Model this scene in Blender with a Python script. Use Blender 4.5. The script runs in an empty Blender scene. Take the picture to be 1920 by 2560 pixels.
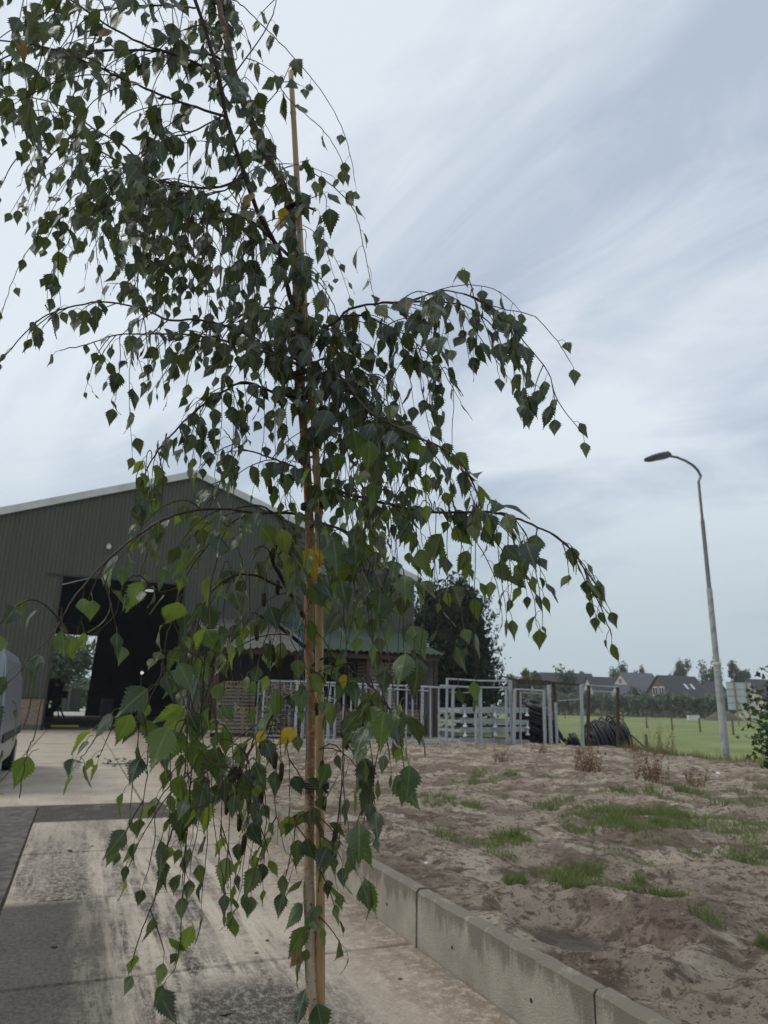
import bpy, bmesh, math, random
import numpy as np
from mathutils import Vector, Matrix, noise
rad = math.radians
SC = bpy.context.scene
COL = SC.collection
# ------------------------------------------------------------------ camera
H = 1.6
F, CX, CY = 1780.0, 960.0, 1280.0
PITCH, ROLL, YAW = rad(15.0), 0.020, rad(22.3)
fw = np.array([math.sin(YAW) * math.cos(PITCH), math.cos(YAW) * math.cos(PITCH), math.sin(PITCH)])
rt0 = np.array([math.cos(YAW), -math.sin(YAW), 0.0])
up0 = np.cross(rt0, fw)
rt = math.cos(ROLL) * rt0 + math.sin(ROLL) * up0
up = -math.sin(ROLL) * rt0 + math.cos(ROLL) * up0
hf = np.array([math.sin(YAW), math.cos(YAW), 0.0])      # level forward
CP = np.array([0.0, 0.0, H])
cam = bpy.data.cameras.new('camera')
cam.sensor_fit = 'HORIZONTAL'
cam.sensor_width = 36.0
cam.lens = 36.0 * F / 1920.0
cam.clip_start = 0.05
cam.clip_end = 4000
cam.dof.use_dof = True
cam.dof.focus_distance = 1.62
cam.dof.aperture_fstop = 10.0
co = bpy.data.objects.new('camera', cam)
COL.objects.link(co)
M = Matrix(((rt[0], up[0], -fw[0], 0), (rt[1], up[1], -fw[1], 0), (rt[2], up[2], -fw[2], H), (0, 0, 0, 1)))
co.matrix_world = M
SC.camera = co
# ------------------------------------------------------------------ world and sun
SUN_EL, SUN_AZ = rad(52), rad(-70)       # azimuth measured from +Y towards +X
W = bpy.data.worlds.new('World')
SC.world = W
W.use_nodes = True
nt = W.node_tree
for n in list(nt.nodes):
    nt.nodes.remove(n)


def N(t, kind, **kw):
    n = t.nodes.new(kind)
    for k, v in kw.items():
        if k == 'inp':
            for a, b in v.items():
                n.inputs[a].default_value = b
        else:
            setattr(n, k, v)
    return n


def build_world():
    L = nt.links.new
    out = N(nt, 'ShaderNodeOutputWorld')
    bg = N(nt, 'ShaderNodeBackground', inp={'Strength': 0.1})
    sky = N(nt, 'ShaderNodeTexSky', sky_type='NISHITA', sun_disc=False, sun_elevation=SUN_EL, sun_rotation=SUN_AZ,
            air_density=1.0, dust_density=2.0)
    tc = N(nt, 'ShaderNodeTexCoord')
    sep = N(nt, 'ShaderNodeSeparateXYZ')
    L(tc.outputs['Generated'], sep.inputs[0])
    zc = N(nt, 'ShaderNodeMath', operation='MAXIMUM', inp={1: 0.0})
    L(sep.outputs['Z'], zc.inputs[0])
    za = N(nt, 'ShaderNodeMath', operation='ADD', inp={1: 0.30})
    L(zc.outputs[0], za.inputs[0])
    dx = N(nt, 'ShaderNodeMath', operation='DIVIDE')
    dy = N(nt, 'ShaderNodeMath', operation='DIVIDE')
    L(sep.outputs['X'], dx.inputs[0]); L(za.outputs[0], dx.inputs[1])
    L(sep.outputs['Y'], dy.inputs[0]); L(za.outputs[0], dy.inputs[1])
    cmb = N(nt, 'ShaderNodeCombineXYZ')
    L(dx.outputs[0], cmb.inputs[0]); L(dy.outputs[0], cmb.inputs[1])
    mr0 = N(nt, 'ShaderNodeMapping')
    mr0.inputs['Rotation'].default_value = (0, 0, rad(58))     # turn the cloud streaks onto the X axis
    L(cmb.outputs[0], mr0.inputs[0])
    mp = N(nt, 'ShaderNodeMapping')
    mp.inputs['Scale'].default_value = (0.5, 1.0, 1)
    mp.inputs['Location'].default_value = (3.1, 1.35, 0)
    L(mr0.outputs[0], mp.inputs[0])
    n1 = N(nt, 'ShaderNodeTexNoise', inp={'Scale': 1.25, 'Detail': 9, 'Roughness': 0.52, 'Distortion': 0.7})
    L(mp.outputs[0], n1.inputs['Vector'])
    n2 = N(nt, 'ShaderNodeTexNoise', inp={'Scale': 4.2, 'Detail': 11, 'Roughness': 0.62, 'Distortion': 0.9})
    L(mp.outputs[0], n2.inputs['Vector'])
    mix = N(nt, 'ShaderNodeMath', operation='MULTIPLY_ADD', inp={1: 0.36})
    L(n2.outputs[0], mix.inputs[0]); L(n1.outputs[0], mix.inputs[2])
    cr = N(nt, 'ShaderNodeValToRGB')
    cr.color_ramp.elements[0].position = 0.57
    cr.color_ramp.elements[0].color = (4.35, 5.05, 6.05, 1)
    cr.color_ramp.elements[1].position = 0.77
    cr.color_ramp.elements[1].color = (7.1, 7.7, 8.25, 1)
    L(mix.outputs[0], cr.inputs[0])
    # high thin cloud veil over the clear sky
    m1 = N(nt, 'ShaderNodeMix', data_type='RGBA', inp={'Factor': 0.88})
    L(sky.outputs[0], m1.inputs[6]); L(cr.outputs[0], m1.inputs[7])
    # low grey murk near the horizon
    mr = N(nt, 'ShaderNodeMapRange', interpolation_type='SMOOTHSTEP', inp={'From Min': 0.40, 'From Max': 0.04, 'To Min': 0.0, 'To Max': 0.92})
    L(sep.outputs['Z'], mr.inputs[0])
    m2 = N(nt, 'ShaderNodeMix', data_type='RGBA')
    m2.inputs[7].default_value = (4.15, 4.95, 5.45, 1)
    L(mr.outputs[0], m2.inputs[0]); L(m1.outputs[2], m2.inputs[6])
    L(m2.outputs[2], bg.inputs[0])
    L(bg.outputs[0], out.inputs[0])


build_world()
sd = bpy.data.lights.new('sun', 'SUN')
sd.energy = 1.4
sd.angle = rad(24)
sd.color = (1.0, 0.95, 0.87)
so = bpy.data.objects.new('sun', sd)
COL.objects.link(so)
sdir = Vector((math.sin(SUN_AZ) * math.cos(SUN_EL), math.cos(SUN_AZ) * math.cos(SUN_EL), math.sin(SUN_EL)))
so.rotation_euler = sdir.to_track_quat('Z', 'Y').to_euler()
so.location = (0, 0, 60)
vs = SC.view_settings
vs.view_transform = 'Standard'
vs.look = 'None'
vs.gamma = 1
vs.exposure = 0.22
SC.cycles.max_bounces = 6
SC.cycles.diffuse_bounces = 2
SC.cycles.glossy_bounces = 2
SC.cycles.transmission_bounces = 4
SC.cycles.transparent_max_bounces = 6

# ------------------------------------------------------------------ helpers
random.seed(7)


def ray(x, y):
    return fw + rt * (x - CX) / F - up * (y - CY) / F


def at_y(x, y, Y):
    d = ray(x, y)
    return Vector(CP + d * Y / d[1])


def at_h(x, y, hd):
    d = ray(x, y)
    return Vector(CP + d * hd / float(d @ hf))


def at_z(x, y, z):
    d = ray(x, y)
    return Vector(CP + d * (z - H) / d[2])


def proj(p):
    v = np.array(p) - CP
    z = v @ fw
    return CX + F * (v @ rt) / z, CY - F * (v @ up) / z, z


class MB:
    def __init__(s):
        s.v, s.f, s.m = [], [], []

    def add(s, vs, fs, mi=0):
        o = len(s.v)
        s.v += [tuple(v) for v in vs]
        s.f += [tuple(i + o for i in f) for f in fs]
        s.m += [mi] * len(fs)
        return s

    def box(s, x0, x1, y0, y1, z0, z1, mi=0):
        return s.add([(x0, y0, z0), (x1, y0, z0), (x1, y1, z0), (x0, y1, z0), (x0, y0, z1), (x1, y0, z1), (x1, y1, z1), (x0, y1, z1)],
                     [(0, 3, 2, 1), (4, 5, 6, 7), (0, 1, 5, 4), (1, 2, 6, 5), (2, 3, 7, 6), (3, 0, 4, 7)], mi)

    def bar(s, p, q, w, h, mi=0, upv=(0, 0, 1)):
        p, q = Vector(p), Vector(q)
        d = (q - p).normalized()
        u = Vector(upv)
        if abs(d.dot(u)) > 0.95:
            u = Vector((0, 1, 0))
        r = d.cross(u).normalized() * (w / 2)
        u = r.cross(d).normalized() * (h / 2)
        vs_ = [p - r - u, p + r - u, p + r + u, p - r + u, q - r - u, q + r - u, q + r + u, q - r + u]
        return s.add(vs_, [(0, 1, 2, 3), (7, 6, 5, 4), (0, 4, 5, 1), (1, 5, 6, 2), (2, 6, 7, 3), (3, 7, 4, 0)], mi)

    def tube(s, pts, rr, n=6, mi=0, cap=True):
        pts = [Vector(p) for p in pts]
        k = len(pts)
        if not hasattr(rr, '__len__'):
            rr = [rr] * k
        vs_, fs = [], []
        u = None
        for i, p in enumerate(pts):
            d = (pts[min(i + 1, k - 1)] - pts[max(i - 1, 0)])
            d = d.normalized() if d.length > 1e-9 else Vector((0, 0, 1))
            if u is None:
                u = d.orthogonal().normalized()
            u = (u - d * u.dot(d))
            u = u.normalized() if u.length > 1e-6 else d.orthogonal().normalized()
            w = d.cross(u)
            for j in range(n):
                a = 2 * math.pi * j / n
                vs_.append(p + (u * math.cos(a) + w * math.sin(a)) * rr[i])
        for i in range(k - 1):
            for j in range(n):
                a, b = i * n + j, i * n + (j + 1) % n
                fs.append((a, b, b + n, a + n))
        if cap:
            fs.append(tuple(range(n - 1, -1, -1)))
            fs.append(tuple((k - 1) * n + j for j in range(n)))
        return s.add(vs_, fs, mi)

    def quad(s, a, b, c, d, mi=0):
        return s.add([a, b, c, d], [(0, 1, 2, 3)], mi)

    def mesh(s, name, mats, off=(0, 0, 0), smooth=False):
        me = bpy.data.meshes.new(name)
        ox, oy, oz = off
        me.from_pydata([(x - ox, y - oy, z - oz) for x, y, z in s.v], [], s.f)
        if not isinstance(mats, (list, tuple)):
            mats = [mats]
        for m in mats:
            me.materials.append(m)
        if len(mats) > 1:
            me.polygons.foreach_set('material_index', s.m)
        if smooth:
            me.polygons.foreach_set('use_smooth', [True] * len(me.polygons))
        me.update()
        return me

    def build(s, name, mats, parent=None, smooth=False, off=None):
        if off is None:
            off = parent.get('_o', (0, 0, 0)) if parent else (0, 0, 0)
        o = bpy.data.objects.new(name, s.mesh(name, mats, off, smooth))
        COL.objects.link(o)
        if parent:
            o.parent = parent
            o['_o'] = off
        return o


def tag(o, label=None, cat=None, group=None, kind=None):
    if label: o['label'] = label
    if cat: o['category'] = cat
    if group: o['group'] = group
    if kind: o['kind'] = kind
    return o


def thing(name, label, cat, loc=(0, 0, 0), group=None, rz=0):
    o = bpy.data.objects.new(name, None)
    COL.objects.link(o)
    o.empty_display_size = 0.1
    o.location = loc
    o.rotation_euler = (0, 0, rz)
    o['_o'] = tuple(loc) if rz == 0 else (0, 0, 0)
    return tag(o, label, cat, group)


def copy_tree(o, parent=None):
    c = o.copy()
    COL.objects.link(c)
    c.parent = parent
    for ch in list(o.children):
        copy_tree(ch, c)
    return c


# ------------------------------------------------------------------ materials
def mat(name, base, rough=0.7, var=None, scale=5.0, bump=0.0, bscale=40.0, metal=0.0, detail=6, spec=0.3, obj=False, stretch=None, ramp=(0.35, 0.65)):
    m = bpy.data.materials.new(name)
    m.use_nodes = True
    t = m.node_tree
    b = t.nodes['Principled BSDF']
    b.inputs['Roughness'].default_value = rough
    b.inputs['Metallic'].default_value = metal
    b.inputs['Specular IOR Level'].default_value = spec
    b.inputs['Base Color'].default_value = (*base, 1)
    L = t.links.new
    tc = N(t, 'ShaderNodeTexCoord')
    geo = N(t, 'ShaderNodeNewGeometry')
    src = tc.outputs['Object'] if obj else geo.outputs['Position']
    if stretch:
        mp = N(t, 'ShaderNodeMapping')
        mp.inputs['Scale'].default_value = stretch
        L(src, mp.inputs[0])
        src = mp.outputs[0]
    if var:
        n = N(t, 'ShaderNodeTexNoise', inp={'Scale': scale, 'Detail': detail, 'Roughness': 0.6})
        L(src, n.inputs['Vector'])
        cr = N(t, 'ShaderNodeValToRGB')
        cr.color_ramp.elements[0].position = ramp[0]
        cr.color_ramp.elements[1].position = ramp[1]
        cr.color_ramp.elements[0].color = (*base, 1)
        cr.color_ramp.elements[1].color = (*var, 1)
        L(n.outputs[0], cr.inputs[0])
        L(cr.outputs[0], b.inputs['Base Color'])
    if bump:
        n = N(t, 'ShaderNodeTexNoise', inp={'Scale': bscale, 'Detail': 5, 'Roughness': 0.65})
        L(src, n.inputs['Vector'])
        bp = N(t, 'ShaderNodeBump', inp={'Strength': min(1.0, bump), 'Distance': 0.02})
        L(n.outputs[0], bp.inputs['Height'])
        L(bp.outputs[0], b.inputs['Normal'])
    return m


def concrete_slab_mat():
    m = bpy.data.materials.new('slab_concrete')
    m.use_nodes = True
    t = m.node_tree
    L = t.links.new
    b = t.nodes['Principled BSDF']
    b.inputs['Specular IOR Level'].default_value = 0.15
    geo = N(t, 'ShaderNodeNewGeometry')
    oi = N(t, 'ShaderNodeObjectInfo')
    sep = N(t, 'ShaderNodeSeparateXYZ')
    L(geo.outputs['Position'], sep.inputs[0])

    def noise_(scale, detail=6, rough=0.6, st=None, dist=0.0):
        n = N(t, 'ShaderNodeTexNoise', inp={'Scale': scale, 'Detail': detail, 'Roughness': rough, 'Distortion': dist})
        if st:
            mp = N(t, 'ShaderNodeMapping')
            mp.inputs['Scale'].default_value = st
            L(geo.outputs['Position'], mp.inputs[0])
            L(mp.outputs[0], n.inputs['Vector'])
        else:
            L(geo.outputs['Position'], n.inputs['Vector'])
        return n.outputs[0]

    def mr(src, a, b_, c=0.0, d=1.0, smooth=True):
        n = N(t, 'ShaderNodeMapRange', inp={'From Min': a, 'From Max': b_, 'To Min': c, 'To Max': d})
        if smooth:
            n.interpolation_type = 'SMOOTHSTEP'
        L(src, n.inputs[0])
        return n.outputs[0]

    def mth(op, a, b_):
        n = N(t, 'ShaderNodeMath', operation=op)
        for i, q in enumerate((a, b_)):
            if isinstance(q, (int, float)):
                n.inputs[i].default_value = q
            else:
                L(q, n.inputs[i])
        return n.outputs[0]

    def mixc(f, a, b_):
        n = N(t, 'ShaderNodeMix', data_type='RGBA')
        if isinstance(f, (int, float)): n.inputs[0].default_value = f
        else: L(f, n.inputs[0])
        for i, q in ((6, a), (7, b_)):
            if isinstance(q, tuple): n.inputs[i].default_value = (*q, 1)
            else: L(q, n.inputs[i])
        return n.outputs[2]
    base = mixc(mr(noise_(1.3), 0.35, 0.68), (0.455, 0.40, 0.318), (0.355, 0.305, 0.24))
    base = mixc(mr(noise_(16, 6, 0.8), 0.50, 0.68, 0, 0.75), base, (0.24, 0.20, 0.155))
    base = mixc(mr(noise_(70, 4, 0.8), 0.54, 0.66, 0, 0.8), base, (0.20, 0.168, 0.13))
    base = mixc(mr(noise_(110, 3, 0.7), 0.60, 0.70), base, (0.55, 0.50, 0.43))
    base = mixc(mr(oi.outputs['Random'], 0, 1, 0.0, 0.25), base, (0.30, 0.26, 0.21))
    X, Y = sep.outputs['X'], sep.outputs['Y']
    wob = mth('ADD', mth('MULTIPLY', mth('SUBTRACT', noise_(2.2, 5, 0.6), 0.5), 0.45), mth('MULTIPLY', mth('SUBTRACT', noise_(5.0, 6, 0.7, (1.5, 0.12, 1)), 0.5), 0.9))
    Xw = mth('ADD', X, wob)
    grain = mr(noise_(24, 6, 0.85, (1, 0.55, 1)), 0.34, 0.58)
    streak = mr(noise_(4.2, 7, 0.72, (1.6, 0.10, 1)), 0.40, 0.58)
    wheel = mth('MULTIPLY', mr(Xw, 0.66, 0.10), mr(Y, 7.05, 6.75))              # oily film of the near slabs
    wheel = mth('MULTIPLY', wheel, mth('MULTIPLY', mr(noise_(1.6, 5, 0.7), 0.3, 0.6, 0.96, 1.0), mr(noise_(40, 5, 0.85, (1, 0.5, 1)), 0.36, 0.6, 0.90, 1.0)))
    fuzzy = mth('MULTIPLY', mth('MULTIPLY', mr(Xw, 0.46, 0.2), mr(Xw, -0.38, 0.0, 0.35, 1.0)), mth('MULTIPLY', mr(Y, 11.5, 7.0, 0.15, 0.95), grain))
    lines = mth('MULTIPLY', mth('MULTIPLY', mr(Xw, 1.95, 1.15), mr(Y, 14.5, 7.0, 0.1, 1.0)), mth('MULTIPLY', streak, mth('MULTIPLY', mr(grain, 0, 1, 0.3, 1.0), mr(noise_(1.4, 5, 0.7), 0.32, 0.55, 0.25, 1.0))))
    foot2 = mth('MULTIPLY', mth('MULTIPLY', mr(Y, 5.0, 4.5), mr(Xw, 1.55, 1.2)), mth('MULTIPLY', mr(Xw, 0.55, 0.75), mr(grain, 0, 1, 0.45, 1)))
    film = mth('MAXIMUM', mth('MAXIMUM', wheel, fuzzy), mth('MAXIMUM', lines, foot2))
    patch = mth('MULTIPLY', mth('MULTIPLY', mr(Y, 10.98, 11.02), mr(Y, 12.66, 12.6)), mr(Xw, 1.52, 1.40, 0.32, 1.0))
    patch = mth('MULTIPLY', patch, mr(noise_(3.5, 6, 0.75), 0.30, 0.50, 0.72, 1.0))
    film = mth('MAXIMUM', film, patch)
    blotch = mth('MULTIPLY', mr(noise_(0.55, 5, 0.6), 0.54, 0.7), 0.42)
    film = mth('MAXIMUM', film, mth('MULTIPLY', blotch, grain))
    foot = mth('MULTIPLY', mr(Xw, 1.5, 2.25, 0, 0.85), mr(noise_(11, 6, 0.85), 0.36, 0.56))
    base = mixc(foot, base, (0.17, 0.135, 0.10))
    dk = mixc(mr(noise_(30, 5, 0.85), 0.4, 0.62), (0.034, 0.030, 0.027), (0.080, 0.069, 0.058))
    col = mixc(mth('MULTIPLY', film, 0.98), base, dk)
    col = mixc(mth('MULTIPLY', mr(noise_(38, 4, 0.8), 0.62, 0.67), mr(noise_(1.1, 3), 0.4, 0.6)), col, (0.05, 0.042, 0.035))
    L(col, b.inputs['Base Color'])
    L(mr(film, 0, 1, 0.85, 0.78), b.inputs['Roughness'])
    bp = N(t, 'ShaderNodeBump', inp={'Strength': 0.5, 'Distance': 0.006})
    L(mth('ADD', noise_(60, 5, 0.7), mth('MULTIPLY', noise_(7, 5), 1.2)), bp.inputs['Height'])
    L(bp.outputs[0], b.inputs['Normal'])
    return m


def sand_mat():
    m = bpy.data.materials.new('sandy_soil')
    m.use_nodes = True
    t = m.node_tree
    L = t.links.new
    b = t.nodes['Principled BSDF']
    b.inputs['Roughness'].default_value = 0.95
    b.inputs['Specular IOR Level'].default_value = 0.15
    geo = N(t, 'ShaderNodeNewGeometry')
    col = None
    layers = [((0.35, 0.295, 0.225), None, None, None), ((0.150, 0.115, 0.082), 0.9, 0.44, 0.57), ((0.49, 0.425, 0.335), 1.9, 0.52, 0.63),
              ((0.105, 0.078, 0.055), 4.2, 0.51, 0.60), ((0.082, 0.062, 0.045), 13.0, 0.54, 0.62), ((0.075, 0.056, 0.041), 45.0, 0.56, 0.64), ((0.46, 0.395, 0.31), 80.0, 0.60, 0.68)]
    prev = None
    for c, s, a, d in layers:
        if s is None:
            prev = c
            continue
        n = N(t, 'ShaderNodeTexNoise', inp={'Scale': s, 'Detail': 7, 'Roughness': 0.65, 'Distortion': 0.3})
        L(geo.outputs['Position'], n.inputs['Vector'])
        mr = N(t, 'ShaderNodeMapRange', interpolation_type='SMOOTHSTEP', inp={'From Min': a, 'From Max': d, 'To Min': 0, 'To Max': 0.8})
        L(n.outputs[0], mr.inputs[0])
        mx = N(t, 'ShaderNodeMix', data_type='RGBA')
        L(mr.outputs[0], mx.inputs[0])
        if isinstance(prev, tuple): mx.inputs[6].default_value = (*prev, 1)
        else: L(prev, mx.inputs[6])
        mx.inputs[7].default_value = (*c, 1)
        prev = mx.outputs[2]
    # damp dark silt lying in the dug hollow
    vd = N(t, 'ShaderNodeVectorMath', operation='SUBTRACT'); vd.inputs[1].default_value = (2.86, 3.92, 0.0)
    L(geo.outputs['Position'], vd.inputs[0])
    vm_ = N(t, 'ShaderNodeVectorMath', operation='MULTIPLY'); vm_.inputs[1].default_value = (1 / 0.27, 1 / 0.36, 0.0)
    L(vd.outputs[0], vm_.inputs[0])
    ln = N(t, 'ShaderNodeVectorMath', operation='LENGTH'); L(vm_.outputs[0], ln.inputs[0])
    nd = N(t, 'ShaderNodeTexNoise', inp={'Scale': 6, 'Detail': 6, 'Roughness': 0.65}); L(geo.outputs['Position'], nd.inputs['Vector'])
    sm = N(t, 'ShaderNodeMath', operation='MULTIPLY_ADD', inp={1: 1.3}); L(nd.outputs[0], sm.inputs[0]); L(ln.outputs['Value'], sm.inputs[2])
    dm = N(t, 'ShaderNodeMapRange', interpolation_type='SMOOTHSTEP', inp={'From Min': 1.75, 'From Max': 1.45, 'To Min': 0, 'To Max': 0.8}); L(sm.outputs[0], dm.inputs[0])
    mx = N(t, 'ShaderNodeMix', data_type='RGBA'); L(dm.outputs[0], mx.inputs[0]); L(prev, mx.inputs[6]); mx.inputs[7].default_value = (0.105, 0.086, 0.072, 1)
    prev = mx.outputs[2]
    L(prev, b.inputs['Base Color'])
    n = N(t, 'ShaderNodeTexNoise', inp={'Scale': 13, 'Detail': 10, 'Roughness': 0.8})
    L(geo.outputs['Position'], n.inputs['Vector'])
    bp = N(t, 'ShaderNodeBump', inp={'Strength': 1.0, 'Distance': 0.06})
    L(n.outputs[0], bp.inputs['Height'])
    L(bp.outputs[0], b.inputs['Normal'])
    return m


def wall_mat():
    m = mat('cast_concrete', (0.345, 0.315, 0.255), 0.85, (0.25, 0.222, 0.175), 3.0, 0.5, 90)
    t = m.node_tree
    L = t.links.new
    b = t.nodes['Principled BSDF']
    geo = N(t, 'ShaderNodeNewGeometry')
    sep = N(t, 'ShaderNodeSeparateXYZ')
    L(geo.outputs['Position'], sep.inputs[0])
    mp = N(t, 'ShaderNodeMapping')
    mp.inputs['Scale'].default_value = (1, 1, 0.22)
    L(geo.outputs['Position'], mp.inputs[0])
    n = N(t, 'ShaderNodeTexNoise', inp={'Scale': 7, 'Detail': 7, 'Roughness': 0.7})
    L(mp.outputs[0], n.inputs['Vector'])
    zz = N(t, 'ShaderNodeMapRange', inp={'From Min': 0.12, 'From Max': 0.36, 'To Min': -0.12, 'To Max': 0.2})
    L(sep.outputs['Z'], zz.inputs[0])
    ad = N(t, 'ShaderNodeMath', operation='ADD')
    L(n.outputs[0], ad.inputs[0]); L(zz.outputs[0], ad.inputs[1])
    mr = N(t, 'ShaderNodeMapRange', interpolation_type='SMOOTHSTEP', inp={'From Min': 0.48, 'From Max': 0.64, 'To Min': 0, 'To Max': 0.8})
    L(ad.outputs[0], mr.inputs[0])
    mx = N(t, 'ShaderNodeMix', data_type='RGBA')
    old = b.inputs['Base Color'].links[0].from_socket
    L(mr.outputs[0], mx.inputs[0]); L(old, mx.inputs[6])
    mx.inputs[7].default_value = (0.135, 0.115, 0.09, 1)
    # mossy speckle
    n2 = N(t, 'ShaderNodeTexNoise', inp={'Scale': 30, 'Detail': 5, 'Roughness': 0.7})
    L(geo.outputs['Position'], n2.inputs['Vector'])
    m2 = N(t, 'ShaderNodeMapRange', inp={'From Min': 0.56, 'From Max': 0.7, 'To Min': 0, 'To Max': 0.5})
    L(n2.outputs[0], m2.inputs[0])
    mx2 = N(t, 'ShaderNodeMix', data_type='RGBA')
    L(m2.outputs[0], mx2.inputs[0]); L(mx.outputs[2], mx2.inputs[6])
    mx2.inputs[7].default_value = (0.16, 0.15, 0.10, 1)
    L(mx2.outputs[2], b.inputs['Base Color'])
    return m


def brick_mat():
    m = bpy.data.materials.new('pale_brick')
    m.use_nodes = True
    t = m.node_tree
    b = t.nodes['Principled BSDF']
    b.inputs['Roughness'].default_value = 0.9
    geo = N(t, 'ShaderNodeNewGeometry')
    sp = N(t, 'ShaderNodeSeparateXYZ')
    cb = N(t, 'ShaderNodeCombineXYZ')
    ad = N(t, 'ShaderNodeMath', operation='ADD')
    t.links.new(geo.outputs['Position'], sp.inputs[0])
    t.links.new(sp.outputs['X'], ad.inputs[0]); t.links.new(sp.outputs['Y'], ad.inputs[1])
    t.links.new(ad.outputs[0], cb.inputs[0]); t.links.new(sp.outputs['Z'], cb.inputs[1])
    br = N(t, 'ShaderNodeTexBrick', inp={'Color1': (0.33, 0.24, 0.17, 1), 'Color2': (0.26, 0.19, 0.13, 1), 'Mortar': (0.13, 0.11, 0.09, 1),
                                         'Scale': 1.0, 'Mortar Size': 0.012, 'Brick Width': 0.30, 'Row Height': 0.105})
    t.links.new(cb.outputs[0], br.inputs['Vector'])
    t.links.new(br.outputs[0], b.inputs['Base Color'])
    return m


def leaf_mat(name, top, under, trans, spec=0.45, rough=0.45, rnd_amt=1.0, tfac=0.38, young=(0.13, 0.17, 0.035)):
    m = bpy.data.materials.new(name)
    m.use_nodes = True
    t = m.node_tree
    L = t.links.new
    b = t.nodes['Principled BSDF']
    out = t.nodes['Material Output']
    b.inputs['Roughness'].default_value = rough
    b.inputs['Specular IOR Level'].default_value = spec
    oi = N(t, 'ShaderNodeObjectInfo')
    at = N(t, 'ShaderNodeAttribute', attribute_name='rnd')
    ad = N(t, 'ShaderNodeMath', operation='ADD')
    L(oi.outputs['Random'], ad.inputs[0]); L(at.outputs['Fac'], ad.inputs[1])
    fr = N(t, 'ShaderNodeMath', operation='FRACT')
    L(ad.outputs[0], fr.inputs[0])
    geo = N(t, 'ShaderNodeNewGeometry')
    mx = N(t, 'ShaderNodeMix', data_type='RGBA')
    mx.inputs[6].default_value = (*top, 1)
    mx.inputs[7].default_value = (*under, 1)
    L(geo.outputs['Backfacing'], mx.inputs[0])
    # veins from the leaf's own coordinates
    uv = N(t, 'ShaderNodeUVMap', uv_map='UVMap')
    sp = N(t, 'ShaderNodeSeparateXYZ')
    L(uv.outputs[0], sp.inputs[0])
    ax = N(t, 'ShaderNodeMath', operation='ABSOLUTE'); L(sp.outputs['X'], ax.inputs[0])
    mid = N(t, 'ShaderNodeMapRange', inp={'From Min': 0.012, 'From Max': 0.03, 'To Min': 0.5, 'To Max': 0.0}); L(ax.outputs[0], mid.inputs[0])
    k = N(t, 'ShaderNodeMath', operation='MULTIPLY_ADD', inp={1: -0.75}); L(ax.outputs[0], k.inputs[0]); L(sp.outputs['Y'], k.inputs[2])
    k2 = N(t, 'ShaderNodeMath', operation='MULTIPLY', inp={1: 8.0}); L(k.outputs[0], k2.inputs[0])
    k3 = N(t, 'ShaderNodeMath', operation='PINGPONG', inp={1: 0.5}); L(k2.outputs[0], k3.inputs[0])
    sv = N(t, 'ShaderNodeMapRange', inp={'From Min': 0.0, 'From Max': 0.09, 'To Min': 0.22, 'To Max': 0.0}); L(k3.outputs[0], sv.inputs[0])
    vm = N(t, 'ShaderNodeMath', operation='MAXIMUM'); L(mid.outputs[0], vm.inputs[0]); L(sv.outputs[0], vm.inputs[1])
    # tone: per leaf
    cr = N(t, 'ShaderNodeValToRGB')
    e = cr.color_ramp.elements
    e[0].position = 0.0; e[0].color = (0.6, 0.66, 0.74, 1)
    e[1].position = 0.8; e[1].color = (1.4, 1.32, 1.0, 1)
    L(fr.outputs[0], cr.inputs[0])
    mu = N(t, 'ShaderNodeMix', data_type='RGBA', blend_type='MULTIPLY', inp={0: rnd_amt})
    L(mx.outputs[2], mu.inputs[6]); L(cr.outputs[0], mu.inputs[7])
    yg = N(t, 'ShaderNodeMapRange', inp={'From Min': 0.86, 'From Max': 0.97, 'To Min': 0.0, 'To Max': 0.55}); L(fr.outputs[0], yg.inputs[0])
    my = N(t, 'ShaderNodeMix', data_type='RGBA'); L(yg.outputs[0], my.inputs[0]); L(mu.outputs[2], my.inputs[6]); my.inputs[7].default_value = (*young, 1)
    mv = N(t, 'ShaderNodeMix', data_type='RGBA'); L(vm.outputs[0], mv.inputs[0]); L(my.outputs[2], mv.inputs[6]); mv.inputs[7].default_value = (0.22, 0.26, 0.12, 1)
    L(mv.outputs[2], b.inputs['Base Color'])
    tr = N(t, 'ShaderNodeBsdfTranslucent')
    mt = N(t, 'ShaderNodeMix', data_type='RGBA', blend_type='MULTIPLY', inp={0: 0.7})
    mt.inputs[6].default_value = (*trans, 1); L(cr.outputs[0], mt.inputs[7])
    L(mt.outputs[2], tr.inputs[0])
    ms = N(t, 'ShaderNodeMixShader', inp={0: tfac})
    L(b.outputs[0], ms.inputs[1]); L(tr.outputs[0], ms.inputs[2])
    nz = N(t, 'ShaderNodeTexNoise', inp={'Scale': 130, 'Detail': 3})
    L(geo.outputs['Position'], nz.inputs['Vector'])
    hs = N(t, 'ShaderNodeMath', operation='ADD'); L(nz.outputs[0], hs.inputs[0]); L(vm.outputs[0], hs.inputs[1])
    bp = N(t, 'ShaderNodeBump', inp={'Strength': 0.35, 'Distance': 0.003}); L(hs.outputs[0], bp.inputs['Height'])
    L(bp.outputs[0], b.inputs['Normal'])
    L(ms.outputs[0], out.inputs[0])
    return m


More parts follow.
